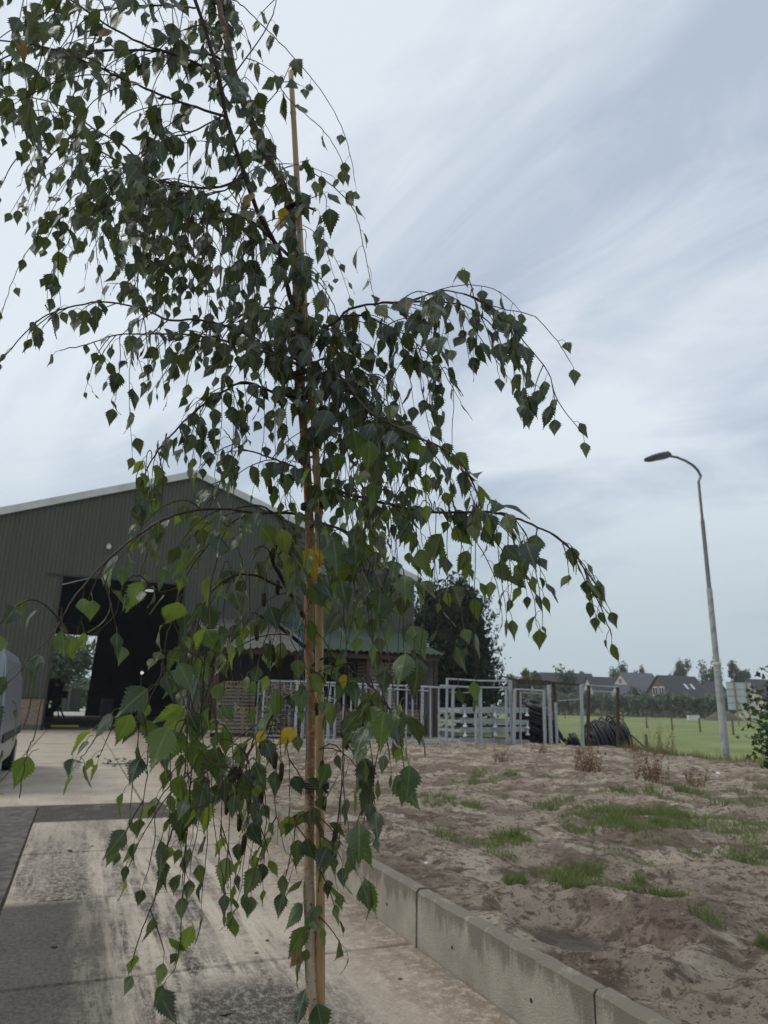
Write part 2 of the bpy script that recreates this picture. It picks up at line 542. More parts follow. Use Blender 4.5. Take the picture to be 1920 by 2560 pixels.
def foliage_mat(name, c1, c2, scale=1.2, trans=0.25):
    m = mat(name, c1, 0.7, c2, scale, spec=0.25)
    t = m.node_tree
    b = t.nodes['Principled BSDF']
    out = t.nodes['Material Output']
    tr = N(t, 'ShaderNodeBsdfTranslucent')
    t.links.new(b.inputs['Base Color'].links[0].from_socket, tr.inputs[0])
    ms = N(t, 'ShaderNodeMixShader', inp={0: trans})
    t.links.new(b.outputs[0], ms.inputs[1]); t.links.new(tr.outputs[0], ms.inputs[2])
    t.links.new(ms.outputs[0], out.inputs[0])
    return m


def plain_emit(name, c, s):
    m = bpy.data.materials.new(name)
    m.use_nodes = True
    b = m.node_tree.nodes['Principled BSDF']
    b.inputs['Base Color'].default_value = (*c, 1)
    b.inputs['Emission Color'].default_value = (*c, 1)
    b.inputs['Emission Strength'].default_value = s
    return m


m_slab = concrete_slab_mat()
m_sand = sand_mat()
m_wall = wall_mat()
m_brick = brick_mat()
m_dirt = mat('joint_dirt', (0.055, 0.045, 0.036), 0.95, (0.17, 0.14, 0.11), 9, 0.6, 50)
m_tar = mat('old_asphalt', (0.060, 0.054, 0.049), 0.85, (0.15, 0.128, 0.105), 7, 1.0, 45, detail=10)
m_grass = mat('field_grass', (0.115, 0.15, 0.042), 0.9, (0.19, 0.215, 0.075), 0.22, 1.0, 5, ramp=(0.36, 0.62), detail=12)
m_clad = mat('green_cladding', (0.066, 0.075, 0.052), 0.6, (0.080, 0.088, 0.064), 1.3, spec=0.35, stretch=(1, 1, 0.10), ramp=(0.38, 0.7))
m_cladp = mat('green_cladding_trim', (0.030, 0.036, 0.027), 0.55, spec=0.4)
m_white = mat('white_trim', (0.62, 0.62, 0.60), 0.5, (0.50, 0.50, 0.47), 1.4)
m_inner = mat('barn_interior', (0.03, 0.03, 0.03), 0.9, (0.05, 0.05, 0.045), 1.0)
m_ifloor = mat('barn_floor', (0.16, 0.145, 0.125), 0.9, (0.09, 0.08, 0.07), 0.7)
m_lroof = mat('green_corrugated', (0.035, 0.055, 0.041), 0.7, (0.046, 0.066, 0.050), 1.2, spec=0.08)
m_groof = mat('grey_corrugated', (0.12, 0.122, 0.11), 0.85, (0.075, 0.079, 0.068), 2.2, spec=0.15)
m_rust = mat('rust_steel', (0.058, 0.038, 0.031), 0.85, (0.09, 0.054, 0.040), 6, 0.3, spec=0.15)
m_galv = mat('galvanised', (0.42, 0.445, 0.46), 0.5, (0.31, 0.335, 0.35), 9, metal=0.35, spec=0.5)
m_galvd = mat('galvanised_plate', (0.29, 0.315, 0.335), 0.5, (0.22, 0.245, 0.26), 5, metal=0.3)
m_cratew = mat('crate_wood', (0.31, 0.265, 0.21), 0.85, (0.21, 0.175, 0.135), 6, 0.3, stretch=(1, 1, 5))
m_crated = mat('crate_wood_dark', (0.17, 0.14, 0.11), 0.85, (0.11, 0.09, 0.07), 6)
m_log = mat('log_bark', (0.13, 0.10, 0.075), 0.9, (0.07, 0.052, 0.04), 6)
m_logend = mat('log_cut_end', (0.36, 0.27, 0.175), 0.85, (0.24, 0.17, 0.11), 4)
m_black = mat('black_hose', (0.010, 0.011, 0.015), 0.42, (0.018, 0.019, 0.024), 5, spec=0.5)
m_pole = mat('lamp_post_paint', (0.33, 0.345, 0.33), 0.6, (0.20, 0.215, 0.20), 4.5, 0.2, 30, ramp=(0.45, 0.7))
m_poleu = mat('lamp_arm_steel', (0.13, 0.145, 0.135), 0.55, (0.19, 0.205, 0.195), 4)
m_lampb = mat('lamp_head_dark', (0.045, 0.05, 0.05), 0.5, (0.075, 0.08, 0.08), 8)
m_glass = mat('dark_glass', (0.015, 0.02, 0.025), 0.08, spec=0.6)
m_glasss = mat('skylight_glass', (0.55, 0.6, 0.64), 0.15, spec=0.6)
m_van = mat('silver_paint', (0.27, 0.285, 0.30), 0.35, (0.25, 0.26, 0.275), 2, metal=0.4, spec=0.5)
m_plast = mat('dark_plastic', (0.02, 0.021, 0.024), 0.55, (0.03, 0.03, 0.033), 20)
m_red = mat('tail_lamp_red', (0.035, 0.010, 0.011), 0.2, spec=0.6)
m_tyre = mat('tyre_rubber', (0.02, 0.02, 0.021), 0.9, (0.035, 0.034, 0.033), 12)
m_rim = mat('wheel_rim', (0.3, 0.3, 0.31), 0.4, metal=0.6)
m_roofd = mat('dark_roof_tiles', (0.04, 0.04, 0.044), 0.7, (0.055, 0.055, 0.06), 2.5, stretch=(1, 1, 6))
m_roofg = mat('slate_roof_tiles', (0.088, 0.088, 0.105), 0.65, (0.11, 0.11, 0.128), 2.5, stretch=(1, 1, 6))
m_hbrick = mat('house_brick', (0.11, 0.083, 0.068), 0.9, (0.14, 0.105, 0.085), 5)
m_hwhite = mat('house_render', (0.42, 0.40, 0.36), 0.8, (0.36, 0.34, 0.30), 2)
m_hframe = mat('window_frame_white', (0.6, 0.6, 0.58), 0.6)
m_board = mat('board_white', (0.55, 0.57, 0.60), 0.6, (0.48, 0.5, 0.53), 1)
m_boardf = mat('board_timber', (0.26, 0.18, 0.10), 0.85)
m_post = mat('post_timber', (0.075, 0.068, 0.058), 0.9, (0.12, 0.11, 0.095), 6)
m_trunk = mat('tree_trunk', (0.085, 0.07, 0.055), 0.9, (0.05, 0.042, 0.034), 6)
m_dkfol = foliage_mat('evergreen_leaves', (0.016, 0.028, 0.014), (0.034, 0.052, 0.024), 1.3)
m_farfol = foliage_mat('far_leaves', (0.062, 0.082, 0.044), (0.095, 0.115, 0.058), 0.5)
m_olive = foliage_mat('olive_leaves', (0.085, 0.098, 0.036), (0.12, 0.13, 0.05), 0.5)
m_nurse = foliage_mat('nursery_leaves', (0.12, 0.148, 0.096), (0.175, 0.205, 0.13), 0.7)
m_willow = foliage_mat('yard_tree_leaves', (0.08, 0.115, 0.065), (0.13, 0.17, 0.10), 0.9)
m_shrub = foliage_mat('shrub_leaves', (0.022, 0.048, 0.014), (0.055, 0.10, 0.026), 6, 0.35)
m_blade = foliage_mat('grass_blades', (0.105, 0.15, 0.038), (0.18, 0.215, 0.08), 3, 0.3)
m_straw = foliage_mat('dry_grass', (0.19, 0.155, 0.075), (0.13, 0.13, 0.05), 3, 0.3)
m_weed = mat('dry_weed', (0.12, 0.058, 0.028), 0.9, (0.19, 0.11, 0.055), 14)
m_puddle = mat('damp_silt', (0.135, 0.110, 0.092), 0.75, (0.19, 0.155, 0.125), 9, 0.5, 40, spec=0.25)
m_mound = mat('soil_mound', (0.11, 0.10, 0.078), 0.95, (0.07, 0.075, 0.045), 0.8)
m_yellow = mat('yellow_plastic', (0.42, 0.36, 0.05), 0.5)
m_lamp_e = plain_emit('lamp_glow', (0.75, 0.95, 0.88), 0.4)
m_green = mat('green_container', (0.07, 0.10, 0.075), 0.6)
m_yleaf = leaf_mat('yellow_birch_leaf', (0.52, 0.37, 0.035), (0.48, 0.35, 0.06), (0.55, 0.4, 0.04), tfac=0.3, young=(0.5, 0.38, 0.05))
m_bleaf = leaf_mat('brown_birch_leaf', (0.16, 0.075, 0.03), (0.2, 0.11, 0.05), (0.25, 0.12, 0.05), tfac=0.25, young=(0.3, 0.2, 0.06))
m_leaf = leaf_mat('birch_leaf', (0.025, 0.043, 0.033), (0.042, 0.058, 0.030), (0.11, 0.15, 0.028), spec=0.6, rough=0.40, tfac=0.27)
m_leaf2 = leaf_mat('greener_birch_leaf', (0.034, 0.062, 0.028), (0.066, 0.092, 0.034), (0.19, 0.27, 0.036), spec=0.6, rough=0.40, tfac=0.42)
m_twig = mat('birch_twig', (0.040, 0.026, 0.019), 0.7, (0.07, 0.048, 0.034), 30)
m_catkin = mat('birch_catkin', (0.085, 0.072, 0.025), 0.9, (0.055, 0.035, 0.018), 160, 0.8, 300)
m_tie = mat('black_tie', (0.012, 0.012, 0.013), 0.6)
m_blue = mat('blue_twine', (0.03, 0.16, 0.34), 0.7)


def bark_mat():
    m = mat('birch_bark', (0.37, 0.21, 0.11), 0.65, (0.27, 0.135, 0.066), 11, 0.35, 120, spec=0.35)
    t = m.node_tree
    L = t.links.new
    b = t.nodes['Principled BSDF']
    geo = N(t, 'ShaderNodeNewGeometry')
    sep = N(t, 'ShaderNodeSeparateXYZ'); L(geo.outputs['Position'], sep.inputs[0])
    old = b.inputs['Base Color'].links[0].from_socket
    n = N(t, 'ShaderNodeTexNoise', inp={'Scale': 14, 'Detail': 4}); L(geo.outputs['Position'], n.inputs['Vector'])
    ad = N(t, 'ShaderNodeMath', operation='MULTIPLY_ADD', inp={1: 0.3}); L(n.outputs[0], ad.inputs[0]); L(sep.outputs['Z'], ad.inputs[2])
    mr = N(t, 'ShaderNodeMapRange', interpolation_type='SMOOTHSTEP', inp={'From Min': 1.58, 'From Max': 1.36, 'To Min': 0, 'To Max': 0.9}); L(ad.outputs[0], mr.inputs[0])
    mx = N(t, 'ShaderNodeMix', data_type='RGBA'); L(mr.outputs[0], mx.inputs[0]); L(old, mx.inputs[6]); mx.inputs[7].default_value = (0.50, 0.40, 0.29, 1)
    hi = N(t, 'ShaderNodeMapRange', interpolation_type='SMOOTHSTEP', inp={'From Min': 2.62, 'From Max': 2.95, 'To Min': 0, 'To Max': 0.85}); L(ad.outputs[0], hi.inputs[0])
    mh = N(t, 'ShaderNodeMix', data_type='RGBA'); L(hi.outputs[0], mh.inputs[0]); L(mx.outputs[2], mh.inputs[6]); mh.inputs[7].default_value = (0.115, 0.072, 0.055, 1)
    mx = mh
    # lenticels: short pale dashes round the stem
    mp = N(t, 'ShaderNodeMapping'); mp.inputs['Scale'].default_value = (60, 60, 210); L(geo.outputs['Position'], mp.inputs[0])
    v = N(t, 'ShaderNodeTexNoise', inp={'Scale': 1.0, 'Detail': 2}); L(mp.outputs[0], v.inputs['Vector'])
    m2 = N(t, 'ShaderNodeMapRange', inp={'From Min': 0.57, 'From Max': 0.64, 'To Min': 0, 'To Max': 0.75}); L(v.outputs[0], m2.inputs[0])
    mx2 = N(t, 'ShaderNodeMix', data_type='RGBA'); L(m2.outputs[0], mx2.inputs[0]); L(mx.outputs[2], mx2.inputs[6]); mx2.inputs[7].default_value = (0.50, 0.37, 0.25, 1)
    m3 = N(t, 'ShaderNodeMapRange', inp={'From Min': 0.36, 'From Max': 0.30, 'To Min': 0, 'To Max': 0.85}); L(v.outputs[0], m3.inputs[0])
    mx3 = N(t, 'ShaderNodeMix', data_type='RGBA'); L(m3.outputs[0], mx3.inputs[0]); L(mx2.outputs[2], mx3.inputs[6]); mx3.inputs[7].default_value = (0.12, 0.07, 0.04, 1)
    L(mx3.outputs[2], b.inputs['Base Color'])
    return m


m_bark = bark_mat()
m_cane = mat('bamboo', (0.46, 0.31, 0.15), 0.5, (0.34, 0.205, 0.09), 16, 0.15, 60, spec=0.4, stretch=(1, 1, 0.25))

# ------------------------------------------------------------------ ground
ZF = -0.25
g = MB().quad((-600, -60, ZF), (800, -60, ZF), (800, 900, ZF), (-600, 900, ZF)).build('field', m_grass)
tag(g, kind='structure')
g = MB().quad((-30, -4, -0.045), (19.6, -4, -0.045), (19.6, 115, -0.045), (-30, 115, -0.045)).build('yard_ground', m_dirt)
tag(g, kind='structure')
g = MB()
rr = random.Random(3)
n = 16
pts = []
for i in range(n + 1):
    y = -3 + i * (15.72 / n)
    pts.append((-0.36 - rr.random() * 0.02, y))
for i in range(n):
    g.quad((-9, pts[i][1], -0.02), (pts[i][0], pts[i][1], -0.02), (pts[i + 1][0], pts[i + 1][1], -0.02), (-9, pts[i + 1][1], -0.02))
tag(g.build('asphalt_strip', m_tar), kind='structure')

pave = bpy.data.objects.new('pavement', None)
COL.objects.link(pave)
tag(pave, kind='structure')


def slab(x0, x1, y0, y1, zt, m=m_slab):
    gp = 0.014
    x0 += gp; x1 -= gp; y0 += gp; y1 -= gp
    c = 0.012
    b = MB()
    z0 = -0.12
    vs_ = [(x0, y0, z0), (x1, y0, z0), (x1, y1, z0), (x0, y1, z0), (x0, y0, zt - c), (x1, y0, zt - c), (x1, y1, zt - c), (x0, y1, zt - c),
           (x0 + c, y0 + c, zt), (x1 - c, y0 + c, zt), (x1 - c, y1 - c, zt), (x0 + c, y1 - c, zt)]
    fs = [(8, 9, 10, 11)]
    for i in range(4):
        j = (i + 1) % 4
        fs += [(i, j, j + 4, i + 4), (i + 4, j + 4, j + 8, i + 8)]
    b.add(vs_, fs)
    return b.build('slab', m, pave)


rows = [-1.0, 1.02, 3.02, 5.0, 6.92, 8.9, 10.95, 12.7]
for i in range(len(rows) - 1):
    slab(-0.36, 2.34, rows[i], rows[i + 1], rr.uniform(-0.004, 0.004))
rows2 = [12.7, 16.9, 20.3, 22.8, 26.8, 29.0, 33.0, 37.0, 40.0]
for i in range(len(rows2) - 1):
    for x0 in np.arange(-8.25, 17.5, 2.35):
        if x0 > 2 and rows2[i + 1] < 16:
            continue
        slab(x0, x0 + 2.35, rows2[i], rows2[i + 1], rr.uniform(-0.005, 0.004))
# floor inside the barn and the lane behind
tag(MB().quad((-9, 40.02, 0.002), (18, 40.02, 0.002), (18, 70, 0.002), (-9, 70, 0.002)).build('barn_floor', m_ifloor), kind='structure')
tag(MB().quad((-12, 70.02, 0.002), (8, 70.02, 0.002), (8, 112, 0.002), (-12, 112, 0.002)).build('rear_yard', mat('rear_concrete', (0.42, 0.39, 0.34), 0.9, (0.34, 0.31, 0.27), 0.8)), kind='structure')

# retaining wall of cast concrete blocks
hnz = lambda a, b_: noise.noise(Vector((a, b_ * 3.7, 0.5)))
WT, WX0, WX1 = 0.355, 2.335, 2.435
wall = thing('retaining_wall', 'low weathered concrete retaining wall holding back the sandy plot', 'wall', (2.38, 8, 0))
wy = [-0.75 + 1.9 * i for i in range(10)]
for i in range(len(wy) - 1):
    y0, y1 = wy[i] + 0.008, wy[i + 1] - 0.008
    b = MB()
    c = 0.014
    dz = rr.uniform(-0.006, 0.006)
    dx = rr.uniform(-0.006, 0.006)
    zt = WT + dz
    # long face split so that the chipped top edge is uneven
    k = 90
    ys = [y0 + (y1 - y0) * j / k for j in range(k + 1)]
    vs_, fs = [], []
    for j, y in enumerate(ys):
        cc = c + 0.010 * abs(hnz(y * 9, i)) + 0.006 * abs(hnz(y * 31, i + 5))
        c2 = c + 0.016 * abs(hnz(y * 7, i + 9)) + 0.006 * abs(hnz(y * 29, i + 7))
        vs_ += [(WX0 + dx, y, -0.1), (WX0 + dx, y, zt - cc), (WX0 + dx + cc, y, zt), (WX1 + dx - c2, y, zt), (WX1 + dx, y, zt - c2), (WX1 + dx, y, -0.1)]
    for j in range(k):
        a = j * 6
        for q in range(5):
            fs.append((a + q, a + 6 + q, a + 7 + q, a + 1 + q))
    fs.append((0, 1, 2, 3, 4, 5))
    fs.append(tuple(k * 6 + q for q in (5, 4, 3, 2, 1, 0)))
    b.add(vs_, fs)
    o = b.build('wall_block', m_wall, wall)
    for yy in (0.27, 0.73):
        y = y0 + (y1 - y0) * yy
        hb = MB()
        hb.tube([(WX0 + dx + 0.02, y, 0.135), (WX0 + dx - 0.003, y, 0.135)], [0.011, 0.011], 10)
        ho = hb.build('lifting_hole', m_plast, o)

# ------------------------------------------------------------------ sandy plot


def hnoise(x, y, s, seed):
    return noise.noise(Vector((x * s + seed, y * s - seed * 1.7, seed * 0.37)))


SAND_R = [(-5, 14.6), (10, 14.9), (12.5, 15.4), (14.8, 16.6), (19, 17.8), (25.5, 21.5), (40, 23)]
SAND_L = [(-5, 2.43), (16.2, 2.43), (18.5, 4.2), (25.5, 7.4), (40, 8)]


def interp(tab, y):
    for (a, b), (c, d) in zip(tab, tab[1:]):
        if a <= y <= c:
            return b + (d - b) * (y - a) / (c - a)
    return tab[-1][1]


PIT = at_z(1452, 2378, 0.2)


def sand_h(x, y):
    base = 0.335 - 0.10 * min(1, max(0, (x - 2.43) / 3.0)) - 0.08 * min(1, max(0, (y - 14) / 10)) - 0.20 * min(1, max(0, (x - 16.5) / 4.5))
    e = min(1.0, max(0.0, (x - 2.43) / 0.45)) if y < 16.4 else 1.0
    h = 0.055 * hnoise(x, y, 0.55, 3) + 0.065 * hnoise(x, y, 1.6, 9) + 0.045 * hnoise(x, y, 3.3, 21) + 0.045 * abs(hnoise(x, y, 6.5, 33)) + 0.016 * hnoise(x, y, 15, 5)
    h += 0.020 * (0.5 - abs(hnoise(x * 0.8, y * 2.2, 2.2, 14))) * 2
    d = math.hypot((x - PIT.x) / 0.34, (y - PIT.y) / 0.42)
    pit = -0.12 * max(0, 1 - d * d * 0.55) if d < 1.35 else 0
    rim = 0.055 * math.exp(-((d - 1.75) / 0.4) ** 2)
    d2 = math.hypot((x - PIT.x - 0.95) / 0.5, (y - PIT.y - 0.1) / 0.7)
    q = min(1.0, max(0.0, (x - 2.43) / 0.30)) if y < 16.4 else 1.0
    return base + (h * e) + pit * q + rim * q + 0.05 * math.exp(-d2 * d2) * q - (0.012 if q < 1 else 0)


def build_sand():
    nx, ny = 330, 330
    xs = [2.43 + 20.8 * ((math.exp(2.6 * i / nx) - 1) / (math.exp(2.6) - 1)) for i in range(nx + 1)]
    ys = [1.2 + 25.3 * ((math.exp(2.8 * i / ny) - 1) / (math.exp(2.8) - 1)) for i in range(ny + 1)]
    V, Fc = [], []
    for j, y in enumerate(ys):
        l, r = interp(SAND_L, y), interp(SAND_R, y)
        for i, x in enumerate(xs):
            z = sand_h(x, y)
            so_ = max((x - r) / 1.6, (y - 25.3) / 1.0, ((l - x) / 1.2 if y > 16.2 else 0), 0)
            if so_ > 0:
                s = min(1, so_)
                s = s * s * (3 - 2 * s)
                z = z * (1 - s) + (-0.45 if x > l else -0.09) * s
            V.append((x, y, z))
    for j in range(ny):
        for i in range(nx):
            a = j * (nx + 1) + i
            Fc.append((a, a + 1, a + nx + 2, a + nx + 1))
    b = MB()
    b.v, b.f, b.m = V, Fc, [0] * len(Fc)
    o = b.build('sand', m_sand, smooth=True)
    tag(o, kind='structure')


build_sand()
# crumbs, pebbles and litter on the sand
b = MB()
rr = random.Random(11)
for i in range(7500):
    y = 1.6 + 22 * rr.random() ** 2.2
    x = 2.5 + (interp(SAND_R, y) - 2.6) * rr.random() ** 1.3
    if hnoise(x, y, 0.9, 40) < -0.1 and rr.random() < 0.7:
        continue
    s = (0.003 + 0.016 * rr.random() ** 3) * (1 + y * 0.06)
    z = sand_h(x, y)
    vs_ = []
    for k in range(6):
        d = [(1, 0, 0), (-1, 0, 0), (0, 1, 0), (0, -1, 0), (0, 0, 1), (0, 0, -1)][k]
        q = s * rr.uniform(0.6, 1.3)
        vs_.append((x + d[0] * q, y + d[1] * q, z + d[2] * q * 0.7))
    b.add(vs_, [(0, 2, 4), (2, 1, 4), (1, 3, 4), (3, 0, 4), (2, 0, 5), (1, 2, 5), (3, 1, 5), (0, 3, 5)])
tag(b.build('soil_crumbs', mat('soil_crumb', (0.10, 0.078, 0.06), 0.95, (0.24, 0.19, 0.145), 30)), 'loose soil crumbs and pebbles scattered over the sandy plot', 'soil', kind='stuff')
b = MB()
for i in range(260):
    y = 2.0 + 18 * rr.random() ** 1.8
    x = 2.55 + (interp(SAND_R, y) - 2.8) * rr.random()
    a, l_ = rr.random() * 6.28, rr.uniform(0.03, 0.16)
    q0 = Vector((x, y, sand_h(x, y) + 0.004))
    x2, y2 = x + math.cos(a) * l_, y + math.sin(a) * l_
    q1 = Vector((x2, y2, sand_h(x2, y2) + 0.004 + rr.random() * 0.02))
    b.tube([q0, (q0 + q1) / 2 + Vector((0, 0, 0.008)), q1], rr.uniform(0.0012, 0.0035) * (1 + y * 0.04), 4)
tag(b.build('root_litter', m_weed), 'dry root and straw bits lying on the sandy plot', 'litter', kind='stuff')
# ------------------------------------------------------------------ grass on the sand and along its edge


def blades(b, x, y, z, n, h, spread, rnd, lean=0.5, w=0.004, mi=0):
    for i in range(n):
        a, r_ = rnd.random() * 6.283, spread * math.sqrt(rnd.random())
        px, py = x + math.cos(a) * r_, y + math.sin(a) * r_
        hh = h * rnd.uniform(0.5, 1.15)
        la = rnd.random() * 6.283
        lx, ly = math.cos(la) * hh * lean * rnd.random(), math.sin(la) * hh * lean * rnd.random()
        wx, wy_ = -math.sin(la + 1.2) * w, math.cos(la + 1.2) * w
        pz = z if z is not None else sand_h(px, py) - 0.01
        b.add([(px - wx, py - wy_, pz), (px + wx, py + wy_, pz), (px + lx * 0.4 + wx * 0.7, py + ly * 0.4 + wy_ * 0.7, pz + hh * 0.6),
               (px + lx * 0.4 - wx * 0.7, py + ly * 0.4 - wy_ * 0.7, pz + hh * 0.6), (px + lx, py + ly, pz + hh)],
              [(0, 1, 2, 3), (3, 2, 4)], mi)


b = MB()
rr = random.Random(5)
# (px, py, spread m, blades, height): clumps seen in the plot
tufts = [(1465, 2215, 0.30, 520, 0.10), (1560, 2245, 0.34, 620, 0.11), (1640, 2275, 0.15, 240, 0.085), (1420, 2240, 0.16, 160, 0.07), (1295, 2118, 0.22, 260, 0.10), (1225, 2150, 0.25, 220, 0.09),
         (1140, 2115, 0.25, 130, 0.08), (1080, 2015, 0.32, 330, 0.13), (1110, 2030, 0.2, 160, 0.11), (1345, 2020, 0.30, 190, 0.11), (1180, 1965, 0.22, 120, 0.1), (1285, 1950, 0.4, 200, 0.11),
         (1220, 1955, 0.25, 100, 0.1), (1460, 2085, 0.40, 330, 0.09), (1560, 2060, 0.55, 560, 0.11), (1640, 2045, 0.6, 620, 0.12), (1720, 2060, 0.6, 560, 0.11), (1780, 2075, 0.4, 300, 0.10), (1620, 2085, 0.35, 330, 0.10),
         (1535, 1990, 0.35, 220, 0.13), (1730, 2000, 0.45, 240, 0.13), (1840, 2015, 0.45, 230, 0.13), (1680, 2130, 0.3, 150, 0.07), (1860, 2150, 0.42, 420, 0.10), (1910, 2390, 0.16, 240, 0.075),
         (1640, 2425, 0.1, 40, 0.05), (1890, 2075, 0.4, 200, 0.09), (1000, 1900, 0.5, 120, 0.12), (1255, 2000, 0.2, 60, 0.08), (1340, 2130, 0.2, 60, 0.06), (1590, 2170, 0.3, 120, 0.06), (1910, 1985, 0.5, 120, 0.14)]
for px, py, sp, n_, hh in tufts:
    p = at_z(px, py, 0.22)
    far = max(0.4, (p - Vector(CP)).length / 6.0)
    for q in range(4):
        blades(b, p.x + rr.gauss(0, sp * 0.8), p.y + rr.gauss(0, sp * 0.9), None, int(n_ * 0.36), hh * rr.uniform(0.6, 1.5), sp * rr.uniform(0.22, 0.8), rr, 1.1, 0.0016 + 0.0016 * far)
tag(b.build('sparse_grass', m_blade), 'thin green grass sprouting in patches on the sandy plot', 'grass', kind='stuff')
b = MB()
for i in range(5200):
    t_ = rr.random()
    y = 10.5 + 15.5 * t_
    x = interp(SAND_R, y) + rr.gauss(0.8, 0.7) + 0.2
    zz = sand_h(x, y) if x < interp(SAND_R, y) else max(ZF - 0.02, sand_h(x, y) - 0.45 * min(1, (x - interp(SAND_R, y)) / 1.6))
    blades(b, x, y, zz - 0.03, 2, rr.uniform(0.12, 0.40), 0.05, rr, 0.45, 0.006, 0 if rr.random() < 0.62 else 1)
tag(b.build('verge_grass', [m_straw, m_blade]), 'tall straw coloured grass along the edge of the field', 'grass', kind='stuff')


def weed(px, py, h, n, seed, label):
    r_ = random.Random(seed)
    p = at_z(px, py, 0.2)
    p.z = sand_h(p.x, p.y)
    root = thing('dried_weed', label, 'weed', tuple(p), 'dried weeds on the sandy plot')
    st, sd_ = MB(), MB()
    for i in range(int(n * 1.7)):
        a = r_.random() * 6.28
        q = p + Vector((math.cos(a), math.sin(a), 0)) * r_.random() * 0.55 * h
        q.z = sand_h(q.x, q.y) - 0.01
        tip = q + Vector((r_.gauss(0, 0.3), r_.gauss(0, 0.3), 1)) * h * r_.uniform(0.3, 1.05)
        mid_ = (q + tip) / 2 + Vector((r_.gauss(0, 0.02), r_.gauss(0, 0.02), 0))
        st.tube([q, mid_, tip], [0.005, 0.004, 0.002], 4)
        for k in range(18):
            f = r_.uniform(0.15, 1.0)
            c = q.lerp(tip, f) + Vector((r_.gauss(0, 0.02), r_.gauss(0, 0.02), r_.gauss(0, 0.01)))
            s = r_.uniform(0.008, 0.022)
            d1 = Vector((r_.gauss(0, 1), r_.gauss(0, 1), r_.gauss(0, 1))).normalized() * s
            d2 = Vector((r_.gauss(0, 1), r_.gauss(0, 1), r_.gauss(0, 1))).normalized() * s
            sd_.quad(c - d1, c - d2, c + d1, c + d2)
    st.build('stem', m_weed, root)
    sd_.build('seed_heads', m_weed, root)['kind'] = 'stuff'


weed(1475, 1935, 0.62, 26, 1, 'wide clump of reddish brown dried weeds in the middle of the plot')
weed(1630, 1965, 0.62, 22, 2, 'tall dark brown dried weed clump nearest the lamp post')
weed(1740, 1972, 0.32, 8, 3, 'small dried weed tuft on bare sand right of the tall clumps')
weed(1252, 1912, 0.34, 7, 4, 'short brown weed in front of the galvanised frames')
weed(1350, 1885, 0.42, 6, 5, 'thin dried weed in front of the black hose pile')
weed(1655, 1885, 0.95, 18, 6, 'tallest dried weed bush at the field edge beside the short post')
weed(1590, 1880, 0.7, 10, 7, 'loose dried weed between the black coil and the short post')
weed(1455, 1893, 0.35, 6, 8, 'low dried weed before the rusty posts')

# ------------------------------------------------------------------ barn
BY = 40.0
RX, RZ, SL = 4.78, 13.9, 0.354
XL, XR = -9.0, 18.55
DX0, DX1, DZ = -1.42, 4.64, 7.60
rz = lambda x: RZ - SL * abs(x - RX)
barn = thing('barn', 'large dark green corrugated barn with white gable trim and open doorway', 'barn', (RX, BY, 0))


def panel(x0, x1, z0, ztop, name='cladding_panel'):
    """trapezoid ribbed sheet standing in the facade plane, cut to the roof line"""
    prof = []
    p = 0.2
    k = int(math.floor(x0 / p)) - 1
    xs = [(x0, None)]
    while k * p < x1:
        for off, dy in ((0.0, 0), (0.10, 0), (0.125, 1), (0.175, 1), (0.199, 0)):
            x = k * p + off
            if x0 < x < x1:
                xs.append((x, dy))
        k += 1
    xs.append((x1, None))
    b = MB()
    vs_ = []
    for x, dy in xs:
        if dy is None:
            fr_ = (x / p) % 1.0
            dy = 1 if 0.6 < fr_ < 0.9 else 0
        y = BY - (0.0 if dy else 0.03)
        vs_.append((x, y, z0))
        vs_.append((x, y, ztop(x) if callable(ztop) else ztop))
    fs = [(2 * i, 2 * i + 2, 2 * i + 3, 2 * i + 1) for i in range(len(xs) - 1)]
    b.add(vs_, fs)
    return b.build(name, m_clad, barn)


edges = sorted(set([XL, XR, DX0, DX1, RX] + [XL + 1.0 * i for i in range(1, 28)]))
edges = [e for i, e in enumerate(edges) if i == 0 or e - edges[i - 1] > 0.12 or e in (DX0, DX1, RX)]
for x0, x1 in zip(edges, edges[1:]):
    z0 = 1.5 if x1 <= DX0 + 0.01 else 0.35
    if x0 >= DX0 - 0.01 and x1 <= DX1 + 0.01:
        z0 = DZ
    panel(x0 + 0.002, x1 - 0.002, z0, lambda x: rz(x) - 0.03)
# hidden backing so that no light leaks
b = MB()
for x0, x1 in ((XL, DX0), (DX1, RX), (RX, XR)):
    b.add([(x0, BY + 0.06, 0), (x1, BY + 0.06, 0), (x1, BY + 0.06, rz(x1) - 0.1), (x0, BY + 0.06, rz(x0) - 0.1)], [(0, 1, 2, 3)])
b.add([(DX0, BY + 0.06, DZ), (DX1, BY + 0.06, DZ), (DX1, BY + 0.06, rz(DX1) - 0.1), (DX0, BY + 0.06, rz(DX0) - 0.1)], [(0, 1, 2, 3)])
b.build('hidden_backing', m_inner, barn)
b = MB().box(XL, DX0, BY - 0.10, BY + 0.05, 0, 1.46)
b.build('brick_plinth', m_brick, barn)
MB().box(XL, DX0 - 0.02, BY - 0.14, BY - 0.02, 1.455, 1.515).build('plinth_flashing', m_cladp, barn)
MB().box(XL, DX0 - 0.02, BY - 0.12, BY - 0.101, 0.0, 0.26).build('plinth_foot', m_crated, barn)
MB().tube([(DX0 - 0.85, BY - 0.12, 0.02), (DX0 - 0.72, BY - 0.12, 0.8), (DX0 - 0.68, BY - 0.12, 1.46)], 0.018, 6).build('cable', m_plast, barn)
b = MB().box(DX1, XR, BY - 0.03, BY + 0.05, 0, 0.345)
b.build('concrete_foot', m_wall, barn)
b = MB()
b.box(DX0 - 0.09, DX0 + 0.0, BY - 0.12, BY + 0.12, 0.0, DZ + 0.09)
